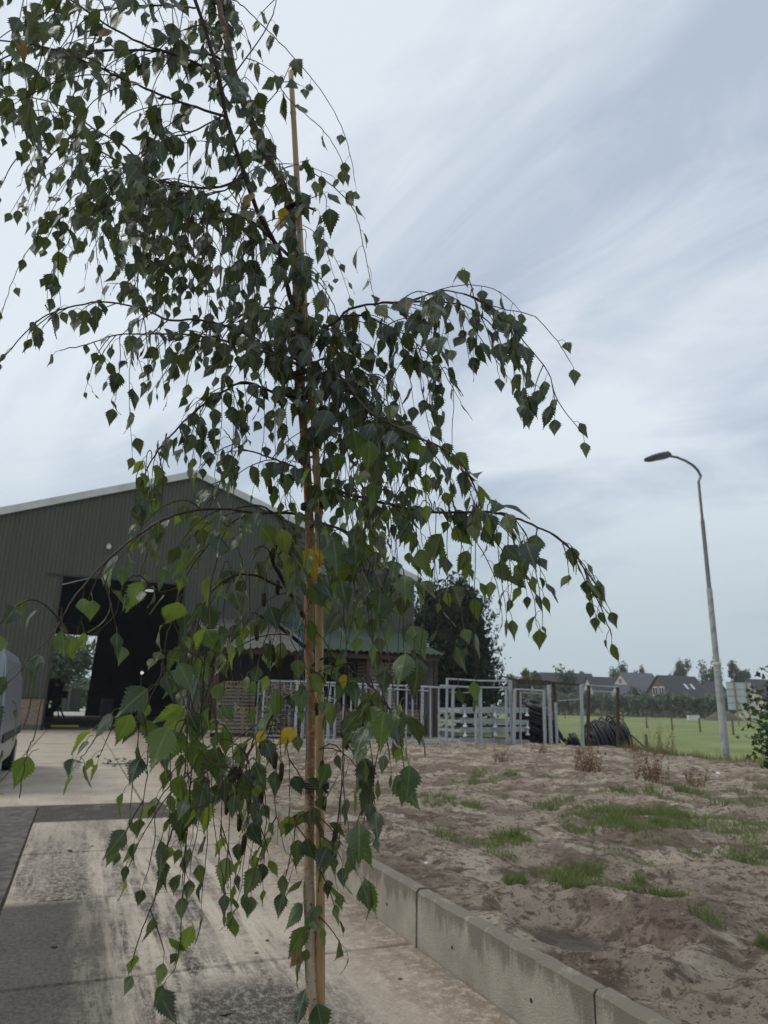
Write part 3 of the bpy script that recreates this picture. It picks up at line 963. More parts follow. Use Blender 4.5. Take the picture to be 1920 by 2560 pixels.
b.box(DX1, DX1 + 0.09, BY - 0.12, BY + 0.12, 0.0, DZ + 0.09)
b.box(DX0 + 0.001, DX1 - 0.001, BY - 0.12, BY + 0.12, DZ, DZ + 0.09)
b.build('door_frame', m_cladp, barn)
MB().box(DX0 - 0.8, DX0 - 0.005, BY - 0.135, BY - 0.125, DZ + 0.0, DZ + 0.1).build('door_rail', m_cladp, barn)
for s, xe in ((-1, XL - 0.3), (1, XR + 0.35)):
    b = MB()
    for (dz0, dz1, y0, y1) in ((-0.10, 0.30, BY - 0.24, BY - 0.10),):
        x0, x1 = RX, xe
        za_, zb = RZ, RZ - SL * abs(xe - RX)
        b.add([(x0, y0, za_ + dz0), (x1, y0, zb + dz0), (x1, y0, zb + dz1), (x0, y0, za_ + dz1), (x0, y1, za_ + dz0), (x1, y1, zb + dz0), (x1, y1, zb + dz1), (x0, y1, za_ + dz1)],
              [(0, 1, 2, 3), (7, 6, 5, 4), (0, 4, 5, 1), (3, 2, 6, 7), (1, 5, 6, 2), (0, 3, 7, 4)])
    b.build('verge_trim', m_white, barn)
    b = MB()
    za_, zb = RZ + 0.02, RZ - SL * abs(xe - RX) + 0.02
    b.add([(RX, BY - 0.1, za_), (xe, BY - 0.1, zb), (xe, 70, zb), (RX, 70, za_), (RX, BY - 0.1, za_ + 0.12), (xe, BY - 0.1, zb + 0.12), (xe, 70, zb + 0.12), (RX, 70, za_ + 0.12)],
          [(0, 1, 2, 3), (7, 6, 5, 4), (0, 4, 5, 1), (2, 6, 7, 3), (1, 5, 6, 2)])
    b.build('roof', m_groof, barn)
MB().box(XR - 0.1, XR, BY + 0.07, 69.9, 0, rz(XR)).build('side_wall', m_clad, barn)
MB().box(XL, XL + 0.1, BY + 0.07, 69.9, 0, rz(XL)).build('side_wall', m_clad, barn)
b = MB()
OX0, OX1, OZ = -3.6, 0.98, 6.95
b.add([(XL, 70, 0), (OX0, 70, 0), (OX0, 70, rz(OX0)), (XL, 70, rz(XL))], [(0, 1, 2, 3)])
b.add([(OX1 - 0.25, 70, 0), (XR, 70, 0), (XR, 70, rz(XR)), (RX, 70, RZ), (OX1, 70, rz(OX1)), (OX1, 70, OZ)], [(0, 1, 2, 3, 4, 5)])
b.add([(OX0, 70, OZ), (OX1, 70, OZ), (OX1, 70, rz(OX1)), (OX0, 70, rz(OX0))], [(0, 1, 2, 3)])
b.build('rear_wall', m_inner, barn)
MB().box(OX0, OX1 + 0.2, 69.7, 69.9, OZ - 0.05, OZ + 0.95).build('rear_door_box', mat('door_box', (0.22, 0.21, 0.2), 0.7), barn)
o = thing('wall_lamp', 'small white lamp on the green barn wall above the doorway', 'lamp', at_y(272, 1368, BY - 0.06))
p = at_y(272, 1368, BY - 0.06)
MB().tube([p + Vector((0, -0.16, 0)), p + Vector((0, -0.12, 0)), p + Vector((0, 0.0, 0))], [0.09, 0.13, 0.13], 12).build('globe', m_white, o)
MB().box(p.x - 0.06, p.x + 0.06, p.y - 0.0, p.y + 0.05, p.z + 0.1, p.z + 0.22).build('bracket', m_galvd, o)
# things inside the barn
lt = thing('hanging_lamp', 'glowing round lamp hanging inside the dark barn doorway', 'lamp', at_y(373, 1476, 50))
p = at_y(373, 1478, 50)
b = MB()
b.tube([p + Vector((0, 0, 0.0)), p + Vector((0, 0, 0.09))], [0.30, 0.26], 16)
b.build('diffuser', m_lamp_e, lt)
MB().tube([p + Vector((0, 0, 0.09)), p + Vector((0, 0, 0.2)), p + Vector((0, 0, 0.22)), p + Vector((0, 0, 4.3))], [0.27, 0.1, 0.02, 0.02], 10).build('shade', m_lampb, lt)
p = at_y(355, 1682, 52)
o = thing('work_light', 'small bright bulb on a stand deep inside the barn', 'lamp', (p.x, p.y, 0.002))
b = MB()
for i in range(7):
    pass
sph = []
for i in range(7):
    a = math.pi * i / 6
    sph.append((p + Vector((0, 0, -0.11 * math.cos(a))), max(0.004, 0.11 * math.sin(a))))
b.tube([q for q, _ in sph], [r_ for _, r_ in sph], 10)
b.build('bulb', plain_emit('bulb_glow', (1, 0.98, 0.92), 0.6), o)
MB().tube([p + Vector((0, 0, -0.11)), (p.x, p.y, 0.05)], 0.025, 6).tube([(p.x, p.y, 0.002), (p.x, p.y, 0.05)], [0.25, 0.2], 10).build('stand', m_galv, o)
p0 = at_z(103, 1811, 0.0)
o = thing('hose_roll', 'short yellow pipe on the floor by the barn door corner', 'pipe', (-1.2, 42, 0))
b = MB().tube([(-1.15, 42.0, 0.10), (-0.2, 42.2, 0.10), (0.2, 42.4, 0.10)], 0.06, 8)
b.build('pipe', m_yellow, o)
MB().tube([(-1.15, 41.9, 0.12), (-1.3, 41.85, 0.12)], [0.12, 0.12], 10).build('coupling', m_plast, o)
# machine silhouette left inside, visible against the rear opening
p = at_y(135, 1765, 62)
o = thing('field_machine', 'dark machine part silhouetted in the rear doorway of the barn', 'machine', (p.x, p.y, 0.002))
b = MB()
rr = random.Random(8)
for i in range(40):
    c = Vector((p.x + rr.gauss(-0.4, 0.45), p.y + rr.gauss(0, 0.3), max(0.4, min(2.7, rr.gauss(1.7, 0.6)))))
    s = rr.uniform(0.1, 0.35)
    b.box(c.x - s, c.x + s, c.y - s, c.y + s, c.z - s, c.z + s)
b.build('bulk', m_inner, o)
b = MB()
for dx, dz in ((-0.9, 2.0), (0.1, 1.7), (0.5, 1.2), (-0.3, 0.9)):
    b.bar((p.x + dx * 0.3, p.y, dz), (p.x + dx + 0.35, p.y - 0.3, 0.002), 0.09, 0.09)
b.build('frame', m_inner, o)
o = thing('grey_bin', 'pale grey bin standing inside the barn near the rear doorway', 'bin', (2.0, 66, 0.002))
MB().box(1.85, 2.75, 65.6, 66.2, 0.002, 1.5).build('bin_body', m_galvd, o)
MB().box(1.8, 2.8, 65.55, 66.25, 1.502, 1.62).build('lid', m_plast, o)

# ------------------------------------------------------------------ lean-to
LX0, LX1, LY, LZ0, LZ1 = 5.35, 16.72, 33.0, 4.08, 5.92
lean = thing('lean_to', 'open fronted lean-to shed with green corrugated roof on the barn', 'shed', (11, 36, 0))


def corr_sheet(x0, x1, m, name, drop0=0.0, drop1=0.0, pitch=0.30, amp=0.035, front=0.0):
    n_ = max(4, int((x1 - x0) / pitch * 8))
    b = MB()
    vs_ = []
    for i in range(n_ + 1):
        x = x0 + (x1 - x0) * i / n_
        w = amp * math.sin(2 * math.pi * x / pitch)
        t_ = i / n_
        d = drop0 + (drop1 - drop0) * t_
        fy = front * math.sin(t_ * 9 + x0)
        for (y, z) in ((LY - 0.25 + fy, LZ0 - 0.07 - d), (BY - 0.12, LZ1)):
            vs_ += [(x, y, z + w), (x, y, z + w - 0.012)]
    for i in range(n_):
        a = i * 4
        b_ = a + 4
    fs = []
    for i in range(n_):
        a, c = i * 4, i * 4 + 4
        fs += [(a, c, c + 2, a + 2), (a + 3, c + 3, c + 1, a + 1), (a + 1, c + 1, c, a), (a + 2, c + 2, c + 3, a + 3)]
    b.add(vs_, fs)
    return b.build(name, m, lean)


xs = [LX0, 6.55, 7.7, 8.85, 10.0]
for i in range(4):
    corr_sheet(xs[i], xs[i + 1] - 0.01, m_groof, 'roof_sheet', 0.10 + 0.10 * (i % 2), 0.02 + 0.12 * ((i + 1) % 2), front=0.08)
xs = np.linspace(10.0, LX1 + 0.25, 7)
for i in range(6):
    corr_sheet(xs[i], xs[i + 1] - 0.008, m_lroof, 'roof_sheet', 0, 0)
MB().box(LX0, LX1, LY - 0.02, LY + 0.08, LZ0 - 0.42, LZ0 - 0.2).build('eave_beam', m_rust, lean)
for x in (LX0 + 0.3, 9.3, 12.9, LX1 - 0.12):
    b = MB().box(x - 0.09, x + 0.09, LY + 0.09, LY + 0.27, 0, LZ0 - 0.2)
    b.build('post', m_rust, lean)
for i in range(9):
    y = LY + 0.35 + i * 0.7
    x = LX1 - 0.15
    b = MB()
    k = 6
    vs_ = []
    zt = lambda yy: LZ0 - 0.15 + (LZ1 - LZ0) * (yy - LY) / (BY - LY)
    for j in range(k + 1):
        yy = y + 0.69 * j / k
        xx = x + (0.03 if j % 2 else 0)
        vs_ += [(xx, yy, 0.02), (xx, yy, zt(yy))]
    b.add(vs_, [(2 * j, 2 * j + 2, 2 * j + 3, 2 * j + 1) for j in range(k)])
    b.build('side_sheet', m_rust if i % 3 == 2 else m_galvd, lean)
MB().box(LX0 + 0.4, LX1 - 0.2, BY - 0.4, BY - 0.3, 0.02, 5.6).build('dark_sheet', m_inner, lean)  # near-black sheet set just in front of the barn wall

# ------------------------------------------------------------------ crates of firewood


def make_crate(w, d, h, seed, logs=True, dark=False):
    """wooden slatted pallet box, local origin at the middle of its base"""
    r_ = random.Random(seed)
    parts = []
    mw = m_crated if dark else m_cratew
    for sy in (-1, 1):
        for i in range(6):
            z = 0.16 + i * (h - 0.2) / 6
            b = MB().box(-w / 2, w / 2, sy * d / 2 - 0.012, sy * d / 2 + 0.012, z, z + (h - 0.2) / 6 * 0.68)
            parts.append(('slat', b, mw))
    for sx in (-1, 1):
        for i in range(6):
            z = 0.16 + i * (h - 0.2) / 6
            b = MB().box(sx * w / 2 - 0.012, sx * w / 2 + 0.012, -d / 2 + 0.013, d / 2 - 0.013, z, z + (h - 0.2) / 6 * 0.68)
            parts.append(('slat', b, mw))
        for sy in (-1, 1):
            b = MB().box(sx * (w / 2 - 0.06) - 0.045, sx * (w / 2 - 0.06) + 0.045, sy * (d / 2 - 0.055) - 0.04, sy * (d / 2 - 0.055) + 0.04, 0.0, h + 0.02)
            parts.append(('corner_post', b, m_crated))
    b = MB().box(-0.045, 0.045, -d / 2 - 0.034, -d / 2 - 0.0125, 0.1, h)
    parts.append(('brace', b, mw))
    for sy in (-1, 0, 1):
        parts.append(('skid', MB().box(-w / 2 + 0.11, w / 2 - 0.11, sy * (d / 2 - 0.17) - 0.05, sy * (d / 2 - 0.17) + 0.05, 0, 0.12), m_crated))
    parts.append(('floor_boards', MB().box(-w / 2 + 0.02, w / 2 - 0.02, -d / 2 + 0.02, d / 2 - 0.02, 0.121, 0.15), m_crated))
    if logs:
        b = MB()
        lx = int(w / 0.15)
        for layer in range(int(h / 0.13) + 1):
            for i in range(lx):
                x = -w / 2 + 0.11 + i * (w - 0.22) / (lx - 1) + r_.gauss(0, 0.012)
                z = 0.22 + layer * 0.125 + r_.gauss(0, 0.015)
                if z > h + 0.14 - 0.25 * abs(x / w):
                    continue
                rr_ = r_.uniform(0.055, 0.078)
                for y0, y1 in ((-d / 2 + 0.05, -0.03), (0.03, d / 2 - 0.05)):
                    y0 += r_.uniform(-0.015, 0.03)
                    q = 7
                    vs_ = []
                    a0 = r_.random() * 6
                    for yy in (y0, y1):
                        for j in range(q):
                            a = a0 + 6.283 * j / q
                            k = rr_ * (0.85 + 0.3 * ((j * 7919 + seed * 31 + i) % 5) / 5)
                            vs_.append((x + math.cos(a) * k, yy, z + math.sin(a) * k))
                    b.add(vs_, [(j, (j + 1) % q, q + (j + 1) % q, q + j) for j in range(q)], 0)
                    b.add(vs_, [tuple(range(q - 1, -1, -1)), tuple(range(q, 2 * q))], 1)
        parts.append(('firewood', b, [m_log, m_logend]))
    return parts


PROT = {}


def crate(x, y, z, label, key, w=1.6, d=1.2, h=1.15, logs=True, dark=False, rz_=0.0):
    r_ = thing('firewood_crate' if logs else 'slatted_crate', label, 'crate', (x, y, z), 'slatted crates under the lean-to', rz=rz_ or 1e-6)
    if key not in PROT:
        PROT[key] = [(nm, b.mesh(nm, m_)) for nm, b, m_ in make_crate(w, d, h, ord(key[0]), logs, dark)]
    for nm, me in PROT[key]:
        o = bpy.data.objects.new(nm, me)
        COL.objects.link(o)
        o.parent = r_
        if nm == 'firewood':
            o['kind'] = 'stuff'
    return r_


crate(6.98, 33.95, 0.01, 'front firewood crate on the ground, left end of the lean-to', 'A', h=1.2, rz_=0.02)
crate(7.00, 35.35, 0.01, 'firewood crate on the ground right behind the left front one', 'B')
crate(7.02, 35.4, 1.20, 'firewood crate stacked second high behind the left front one', 'B', rz_=-0.015)
crate(8.9, 35.2, 0.01, 'firewood crate on the ground behind the wire mesh cage', 'C')
crate(8.92, 35.25, 1.20, 'firewood crate stacked second high behind the wire mesh cage', 'B', rz_=0.02)
crate(10.75, 35.0, 0.01, 'firewood crate on the ground just right of the birch stem', 'A', h=1.2)
crate(12.4, 34.6, 0.01, 'firewood crate on the ground under the high empty crate, left one', 'C')
crate(13.98, 34.6, 0.01, 'firewood crate on the ground at the foot of the three high stack', 'B')
crate(13.96, 34.62, 1.20, 'firewood crate in the middle of the three high stack', 'C', rz_=0.015)
crate(13.95, 34.6, 2.42, 'empty pale slatted crate on top of the three high stack', 'E', h=1.25, logs=False)
crate(15.55, 34.5, 0.01, 'firewood crate on the ground at the right end beside the shed post', 'A', h=1.2)


def cage(x, y, z, label, w=1.5, d=1.1, h=2.45, seed=1):
    r_ = thing('wire_cage', label, 'cage', (x, y, z))
    fr_ = MB()
    for sx in (-1, 1):
        for sy in (-1, 1):
            fr_.bar((x + sx * w / 2, y + sy * d / 2, z), (x + sx * w / 2, y + sy * d / 2, z + h), 0.06, 0.06)
    for zz in (0.12, h):
        for sy in (-1, 1):
            fr_.bar((x - w / 2, y + sy * d / 2, z + zz), (x + w / 2, y + sy * d / 2, z + zz), 0.05, 0.05)
        for sx in (-1, 1):
            fr_.bar((x + sx * w / 2, y - d / 2, z + zz), (x + sx * w / 2, y + d / 2, z + zz), 0.05, 0.05)
    fr_.build('frame', m_galv, r_)
    for sy in (-1, 1):
        ms = MB()
        for i in range(1, 9):
            xx = x - w / 2 + w * i / 9
            ms.bar((xx, y + sy * d / 2, z + 0.12), (xx, y + sy * d / 2, z + h), 0.012, 0.012)
        for i in range(1, 13):
            zz = z + 0.12 + (h - 0.12) * i / 13
            ms.bar((x - w / 2, y + sy * d / 2 - 0.014, zz), (x + w / 2, y + sy * d / 2 - 0.014, zz), 0.012, 0.012)
        ms.build('wire_mesh', m_galvd, r_)
    r2 = random.Random(seed)
    b = MB()
    for i in range(230):
        c = Vector((x + r2.uniform(-0.42, 0.42) * w, y + r2.uniform(-0.38, 0.38) * d, z + 0.15 + r2.random() ** 1.1 * (h - 0.35)))
        a = r2.gauss(0, 0.5) + (1.57 if r2.random() < 0.55 else 0)
        dv = Vector((math.cos(a), math.sin(a), r2.gauss(0, 0.25))).normalized() * 0.16
        b.tube([c - dv, c + dv], [r2.uniform(0.04, 0.065)] * 2, 6, 0)
        b.m[-2:] = [1, 1]
    o = b.build('firewood', [m_log, m_logend], r_)
    o['kind'] = 'stuff'


cage(8.25, 32.3, 0.01, 'tall wire mesh cage full of split firewood left of the birch stem')
cage(10.3, 32.9, 0.01, 'wire mesh cage of firewood behind the galvanised bars', h=1.75, seed=5)
# wire chair-like rack seen against the shed side
o = thing('wire_rack', 'small galvanised wire rack standing on crates at the right end', 'rack', (15.75, 34.2, 1.235))
b = MB()
for x in (15.45, 16.0):
    b.bar((x, 34.1, 1.235), (x, 34.1, 2.55), 0.03, 0.03)
for z in (1.6, 2.1, 2.55):
    b.bar((15.45, 34.1, z), (16.0, 34.1, z), 0.028, 0.028)
b.build('hoops', m_galv, o)
MB().box(15.4, 16.05, 34.0, 34.6, 1.235, 1.28).build('tray', m_galvd, o)
# leaning boards at the left of the lean-to
o = thing('leaning_planks', 'grey planks leaning against the barn wall left of the crates', 'planks', (5.6, 37.5, 0.01))
for i in range(6):
    x = 4.9 + i * 0.2
    MB().bar((x - 0.25, 36.9 + 0.08 * i, 0.01), (x + 0.6, 38.6 + 0.03 * i, 3.4 - 0.2 * (i % 3)), 0.15, 0.03, upv=(0, 1, 0)).build('plank', m_galvd if i < 2 else m_crated, o)
o = thing('pallet_truck', 'pale flat trolley on the ground before the left crate', 'trolley', (5.4, 33.0, 0.0))
MB().box(4.75, 6.0, 32.7, 33.2, 0.20, 0.28).build('deck', m_galv, o)
for x in (4.9, 5.85):
    for y in (32.78, 33.12):
        MB().tube([(x, y - 0.03, 0.10), (x, y + 0.03, 0.10)], 0.1, 12).build('wheel', m_plast, o)
MB().tube([(4.8, 32.95, 0.28), (4.7, 32.95, 1.1)], 0.025, 6).build('handle', m_galv, o)

# ------------------------------------------------------------------ galvanised gates and frames on the edge of the plot
GY = 25.0


def gp(px, py, dy=0.0):
    return at_y(px, py, GY + dy)


def post(b, x, z0, z1, y, w=0.07):
    b.box(x - w / 2, x + w / 2, y - w / 2, y + w / 2, z0, z1)


fence = thing('galvanised_railing', 'long galvanised railing of upright bars in front of the lean-to', 'railing', (10, GY, 0.0))
x0, x1 = 7.0, 13.4
MB().tube([(x0, GY + 0.05, 2.27), (x1, GY + 0.05, 2.20)], 0.035, 8).build('top_rail', m_galv, fence)
MB().tube([(x0, GY - 0.06, 2.19), (12.2, GY - 0.06, 2.06)], 0.025, 8).build('middle_rail', m_galv, fence)
MB().bar((x0, GY, 0.24), (x1, GY, 0.24), 0.05, 0.06).build('bottom_rail', m_galv, fence)
rr = random.Random(4)
x = x0 + 0.1
k = 0
while x < 13.0:
    w = 0.045 if k % 4 else 0.085
    ln = rr.uniform(-0.02, 0.02)
    MB().bar((x, GY, 0.04), (x + ln, GY, 2.20), w, w).build('upright', m_galv, fence)
    x += rr.choice((0.22, 0.27, 0.34, 0.40))
    k += 1
MB().box(9.6, 14.8, GY + 0.15, GY + 1.9, 0.06, 0.17).build('floor_plate', m_galvd, fence)

fr1 = thing('pipe_enclosure', 'tall galvanised pipe frame around the stacked white platforms', 'frame', (14.4, GY, 0.0))
for i, (tx, ty, bx_, by_, w) in enumerate([(1118, 1695, 1115, 1862, 0.075), (1132, 1715, 1132, 1862, 0.085), (1188, 1722, 1191, 1864, 0.085), (1200, 1721, 1202, 1862, 0.11), (1265, 1720, 1268, 1862, 0.075), (1275, 1702, 1282, 1864, 0.11)]):
    p, q = gp(tx, ty), gp(bx_, by_)
    q.z = 0.0
    MB().bar(q, p, w, w).build('post', m_galv, fr1)
for (a, c, r_, dy) in (((1118, 1697), (1278, 1703), 0.03, 0.0), ((1100, 1714), (1270, 1719), 0.034, -0.06), ((1125, 1730), (1190, 1730), 0.018, 0.05)):
    p, q = gp(*a, dy), gp(*c, dy)
    mid_ = (p + q) / 2 - Vector((0, 0, 0.03))
    MB().tube([p, mid_, q], r_, 7).build('rail', m_galv, fr1)
p, q = gp(1110, 1863), gp(1290, 1866)
p.z = q.z = 0.10
MB().bar(p, q, 0.05, 0.05).build('bottom_rail', m_galv, fr1)

fr2 = thing('pipe_gate', 'narrow open galvanised gate frame before the black hose pile', 'gate', (16.7, GY - 0.2, 0.0))
for (tx, ty, bx_, by_, w) in [(1287, 1723, 1285, 1862, 0.09), (1301, 1730, 1301, 1862, 0.06), (1359, 1728, 1363, 1863, 0.09), (1372, 1712, 1378, 1863, 0.10)]:
    p, q = gp(tx, ty, -0.2), gp(bx_, by_, -0.2)
    q.z = 0.0
    MB().bar(q, p, w, w).build('post', m_galv, fr2)
MB().tube([gp(1287, 1723, -0.2), gp(1359, 1727, -0.2)], 0.03, 7).build('top_rail', m_galv, fr2)
MB().tube([gp(1301, 1731, -0.15), gp(1359, 1735, -0.15)], 0.016, 7).build('thin_rail', m_galv, fr2)
p, q = gp(1300, 1862, -0.2), gp(1365, 1864, -0.2)
MB().bar((p.x, GY - 0.2, 0.12), (q.x, GY - 0.2, 0.1), 0.05, 0.05).build('bottom_rail', m_galv, fr2)

fr3 = thing('rusty_portal', 'rust brown steel portal beam on posts behind the gate frames', 'portal', (18.5, GY + 0.6, 0.0))
MB().bar(gp(1250, 1690, 0.6), gp(1295, 1700, 0.6), 0.06, 0.06).build('side_beam', m_rust, fr3)
MB().bar(gp(1293, 1704, 0.6), gp(1374, 1708, 0.6), 0.14, 0.20).build('main_beam', m_rust, fr3)
MB().bar(gp(1374, 1706, 0.6), gp(1455, 1713, 0.6), 0.06, 0.08).build('side_beam', m_rust, fr3)
for tx, ty, w in ((1293, 1700, 0.1), (1384, 1708, 0.12)):
    p = gp(tx, ty, 0.6)
    MB().box(p.x - w / 2, p.x + w / 2, p.y - w / 2, p.y + w / 2, -0.1, p.z).build('post', m_rust, fr3)
fr4 = thing('pipe_barrier', 'galvanised and rusty end frame at the right of the black coils', 'frame', (20.2, GY, -0.15))
for (tx, ty, bx_, by_, w, m_) in [(1389, 1756, 1393, 1862, 0.08, m_galv), (1453, 1712, 1457, 1868, 0.10, m_galv), (1472, 1714, 1468, 1870, 0.10, m_rust), (1544, 1718, 1544, 1880, 0.10, m_rust)]:
    p, q = gp(tx, ty), gp(bx_, by_)
    q.z -= 0.25
    MB().bar(q, p, w, w).build('post', m_, fr4)
MB().tube([gp(1453, 1712), gp(1546, 1718)], 0.022, 7).build('rail', m_galv, fr4)
MB().tube([gp(1473, 1727), gp(1544, 1731)], 0.022, 7).build('rail', m_galv, fr4)
MB().tube([gp(1395, 1752), gp(1449, 1748)], 0.016, 7).build('rail', m_galv, fr4)

# stack of galvanised platforms on bell feet
stk = thing('platform_stack', 'stack of four galvanised platforms on white bell shaped feet', 'stack', (15.0, GY + 1.3, 0.1))
sx0, sx1, sy0, sy1 = 13.85, 17.0, GY + 0.55, GY + 2.3
for k in range(4):
    z = 0.22 + k * 0.36
    tl = (0.10, -0.06, 0.05, -0.08)[k]
    b = MB()
    for y in (sy0, sy1):
        b.bar((sx0, y, z + 0.05), (sx1, y, z - tl + 0.05), 0.05, 0.20)
    for i in range(7):
        x = sx0 + 0.03 + (sx1 - sx0 - 0.06) * i / 6
        zz = z + 0.02 - tl * i / 6
        b.bar((x, sy0 + 0.026, zz), (x, sy1 - 0.026, zz), 0.05, 0.1)
    b.build('platform_frame', m_galv, stk)
    MB().add([(sx0 + 0.03, sy0 + 0.03, z + 0.08), (sx1 - 0.03, sy0 + 0.03, z + 0.08 - tl), (sx1 - 0.03, sy1 - 0.03, z + 0.08 - tl), (sx0 + 0.03, sy1 - 0.03, z + 0.08)], [(0, 1, 2, 3)]).build('deck', m_galv, stk)
    if k:
        for x in (sx0 + 0.2, 15.4, sx1 - 0.1):
            zz = z - 0.06 - tl * (x - sx0) / (sx1 - sx0)
            c = Vector((x, sy0 - 0.06, zz))
            MB().tube([c + Vector((0, 0, 0.14)), c + Vector((0, 0, 0.02)), c + Vector((0, 0, -0.03)), c + Vector((0, 0, -0.10)), c + Vector((0, 0, -0.12))],
                      [0.025, 0.026, 0.05, 0.095, 0.10], 12).build('bell_foot', m_white, stk)
for x in (sx0 + 0.2, 15.35):
    MB().box(x - 0.05, x + 0.05, sy0 - 0.05, sy0 + 0.05, 0.08, 1.62).build('corner_post', m_galv, stk)

# ------------------------------------------------------------------ coils of black drainage hose


def coil(center, axis, R, tube_r, bundle_a, bundle_b, turns, seed, label, name='hose_coil'):
    r_ = random.Random(seed)
    ax = Vector(axis).normalized()
    u = ax.orthogonal().normalized()
    w = ax.cross(u)
    root = thing(name, label, 'hose coil', tuple(center), 'coils of black hose')
    b = MB()
    c0 = Vector(center)
    for t_ in range(turns):
        db = r_.uniform(-bundle_b, bundle_b)
        da = r_.uniform(-R * 0.8, bundle_a * math.sqrt(max(0, 1 - (db / bundle_b) ** 2)))
        tilt1, tilt2 = r_.gauss(0, 0.05), r_.gauss(0, 0.05)
        pts_ = []
        nn = 26
        ph = r_.random() * 6.28
        for i in range(nn + 1):
            a = ph + 6.283 * i / nn
            R_ = R + da + 0.04 * math.sin(2 * a + ph)
            p = c0 + (u * math.cos(a) + w * math.sin(a)) * R_ + ax * (db + tilt1 * math.cos(a) * R + tilt2 * math.sin(a) * R)
            p.z = max(p.z, 0.0 if center[0] < 20 else -0.22)
            pts_.append(p)
        b.tube(pts_, tube_r * r_.uniform(0.7, 1.1), 6, cap=False)
    b.build('hose_turns', m_black, root, smooth=True)
    return root


coil(Vector((17.75, GY + 1.6, 0.92)), (0.22, -0.42, 1), 0.70, 0.042, 0.24, 0.82, 80, 1, 'upright black hose coil forming the tall pile behind the gate frame')
coil(Vector((18.35, GY + 1.1, 0.50)), (0.75, -0.5, 0.5), 0.50, 0.04, 0.2, 0.42, 40, 2, 'slumped black hose coil at the foot of the tall pile')
coil(Vector((19.35, GY + 0.8, 0.12)), (0.8, -0.4, 0.4), 0.30, 0.035, 0.13, 0.26, 26, 3, 'smallest black hose coil lying between the two big ones')
coil(Vector((21.25, GY + 1.0, 0.18)), (0.92, -0.30, 0.22), 0.86, 0.036, 0.16, 0.78, 90, 4, 'big black hose coil slumped at the right end of the frames')
b = MB()
pts_ = [Vector((21.2, GY + 0.7, 1.0)), Vector((21.7, GY + 0.5, 0.75)), Vector((22.3, GY + 0.3, 0.25)), Vector((22.75, GY + 0.1, -0.22))]
b.tube(pts_, 0.03, 6)
tag(b.build('loose_hose', m_black), 'loose end of black hose running down from the right coil into the grass', 'hose')

# ------------------------------------------------------------------ lamp post
lp = at_z(1817, 1912, 0.05)
lp.z = 0.0
lamp = thing('street_lamp', 'grey street lamp with stepped pole and curved arm at the field edge', 'street lamp', tuple(lp))
ly = lp.y
Z = lambda px, py: at_y(px, py, ly).z
z1, z2, z3, z4 = Z(1800, 1662), Z(1782, 1472), Z(1763, 1302), Z(1752, 1205)


def tube_thing(name, pts_, r_, m_, par, n=14):
    return MB().tube(pts_, r_, n).build(name, m_, par, smooth=False)


def vp(z, lean_=0.0):
    return Vector((lp.x + lean_ * z, lp.y, z))


tube_thing('pole_base', [vp(-0.4), vp(z1)], [0.115, 0.106], m_pole, lamp)
tube_thing('collar', [vp(z1), vp(z1 + 0.07)], [0.125, 0.125], m_white, lamp)
tube_thing('pole_middle', [vp(z1 + 0.07), vp(z2)], [0.088, 0.083], m_pole, lamp)
tube_thing('pole_upper', [vp(z2), vp(z3)], [0.064, 0.061], m_poleu, lamp)
arm = [vp(z3), vp(z4)] + [at_y(px, py, ly) for px, py in ((1752, 1190), (1744, 1175), (1732, 1163), (1714, 1152), (1692, 1143), (1672, 1140))]
tube_thing('arm', arm, [0.044, 0.042, 0.042, 0.042, 0.042, 0.042, 0.040, 0.038], m_poleu, lamp, 10)
h0, h1 = at_y(1676, 1138, ly), at_y(1616, 1149, ly)
d = (h1 - h0).normalized()
b = MB()
secs = [(0.0, 0.06, 0.06), (0.05, 0.10, 0.09), (0.14, 0.16, 0.13), (0.55, 0.17, 0.125), (0.82, 0.16, 0.10), (1.0, 0.10, 0.06)]
upv = Vector((0, 0, 1))
sd2 = Vector((0, 1, 0))
nrm = d.cross(sd2).normalized()
if nrm.z < 0: nrm = -nrm
vs_, fs = [], []
LL = (h1 - h0).length
for t_, wv, hv in secs:
    c = h0 + d * LL * t_
    for a, k in ((-1, 0.55), (-0.6, 1), (0.6, 1), (1, 0.55), (1, -0.6), (-1, -0.6)):
        vs_.append(c + sd2 * wv * a + nrm * hv * k)
for i in range(len(secs) - 1):
    for j in range(6):
        fs.append((i * 6 + j, i * 6 + (j + 1) % 6, i * 6 + 6 + (j + 1) % 6, i * 6 + 6 + j))
fs += [tuple(range(5, -1, -1)), tuple((len(secs) - 1) * 6 + j for j in range(6))]
b.add(vs_, fs)
b.build('lamp_head', m_lampb, lamp)
c0 = h0 + d * LL * 0.25 - nrm * 0.082
c1 = h0 + d * LL * 0.75 - nrm * 0.074
MB().bar(c0, c1, 0.2, 0.02, upv=nrm).build('lamp_glass', mat('lamp_lens', (0.25, 0.27, 0.27), 0.25), lamp)

# ------------------------------------------------------------------ van at the left edge
van = thing('van', 'silver high roof delivery van parked at the left edge with dark rear window', 'van', (-2.0, 17.0, 0))
VX1, VX0, VY0, VY1 = -1.15, -3.17, 14.4, 20.0


def vprof(t):
    # rear/cross section: list of (half width factor, z)
    return [(0.93, 0.34), (0.985, 0.55), (1.0, 0.95), (1.0, 1.30), (0.97, 1.62), (0.935, 2.0), (0.90, 2.25), (0.84, 2.40), (0.72, 2.48), (0.4, 2.52)]


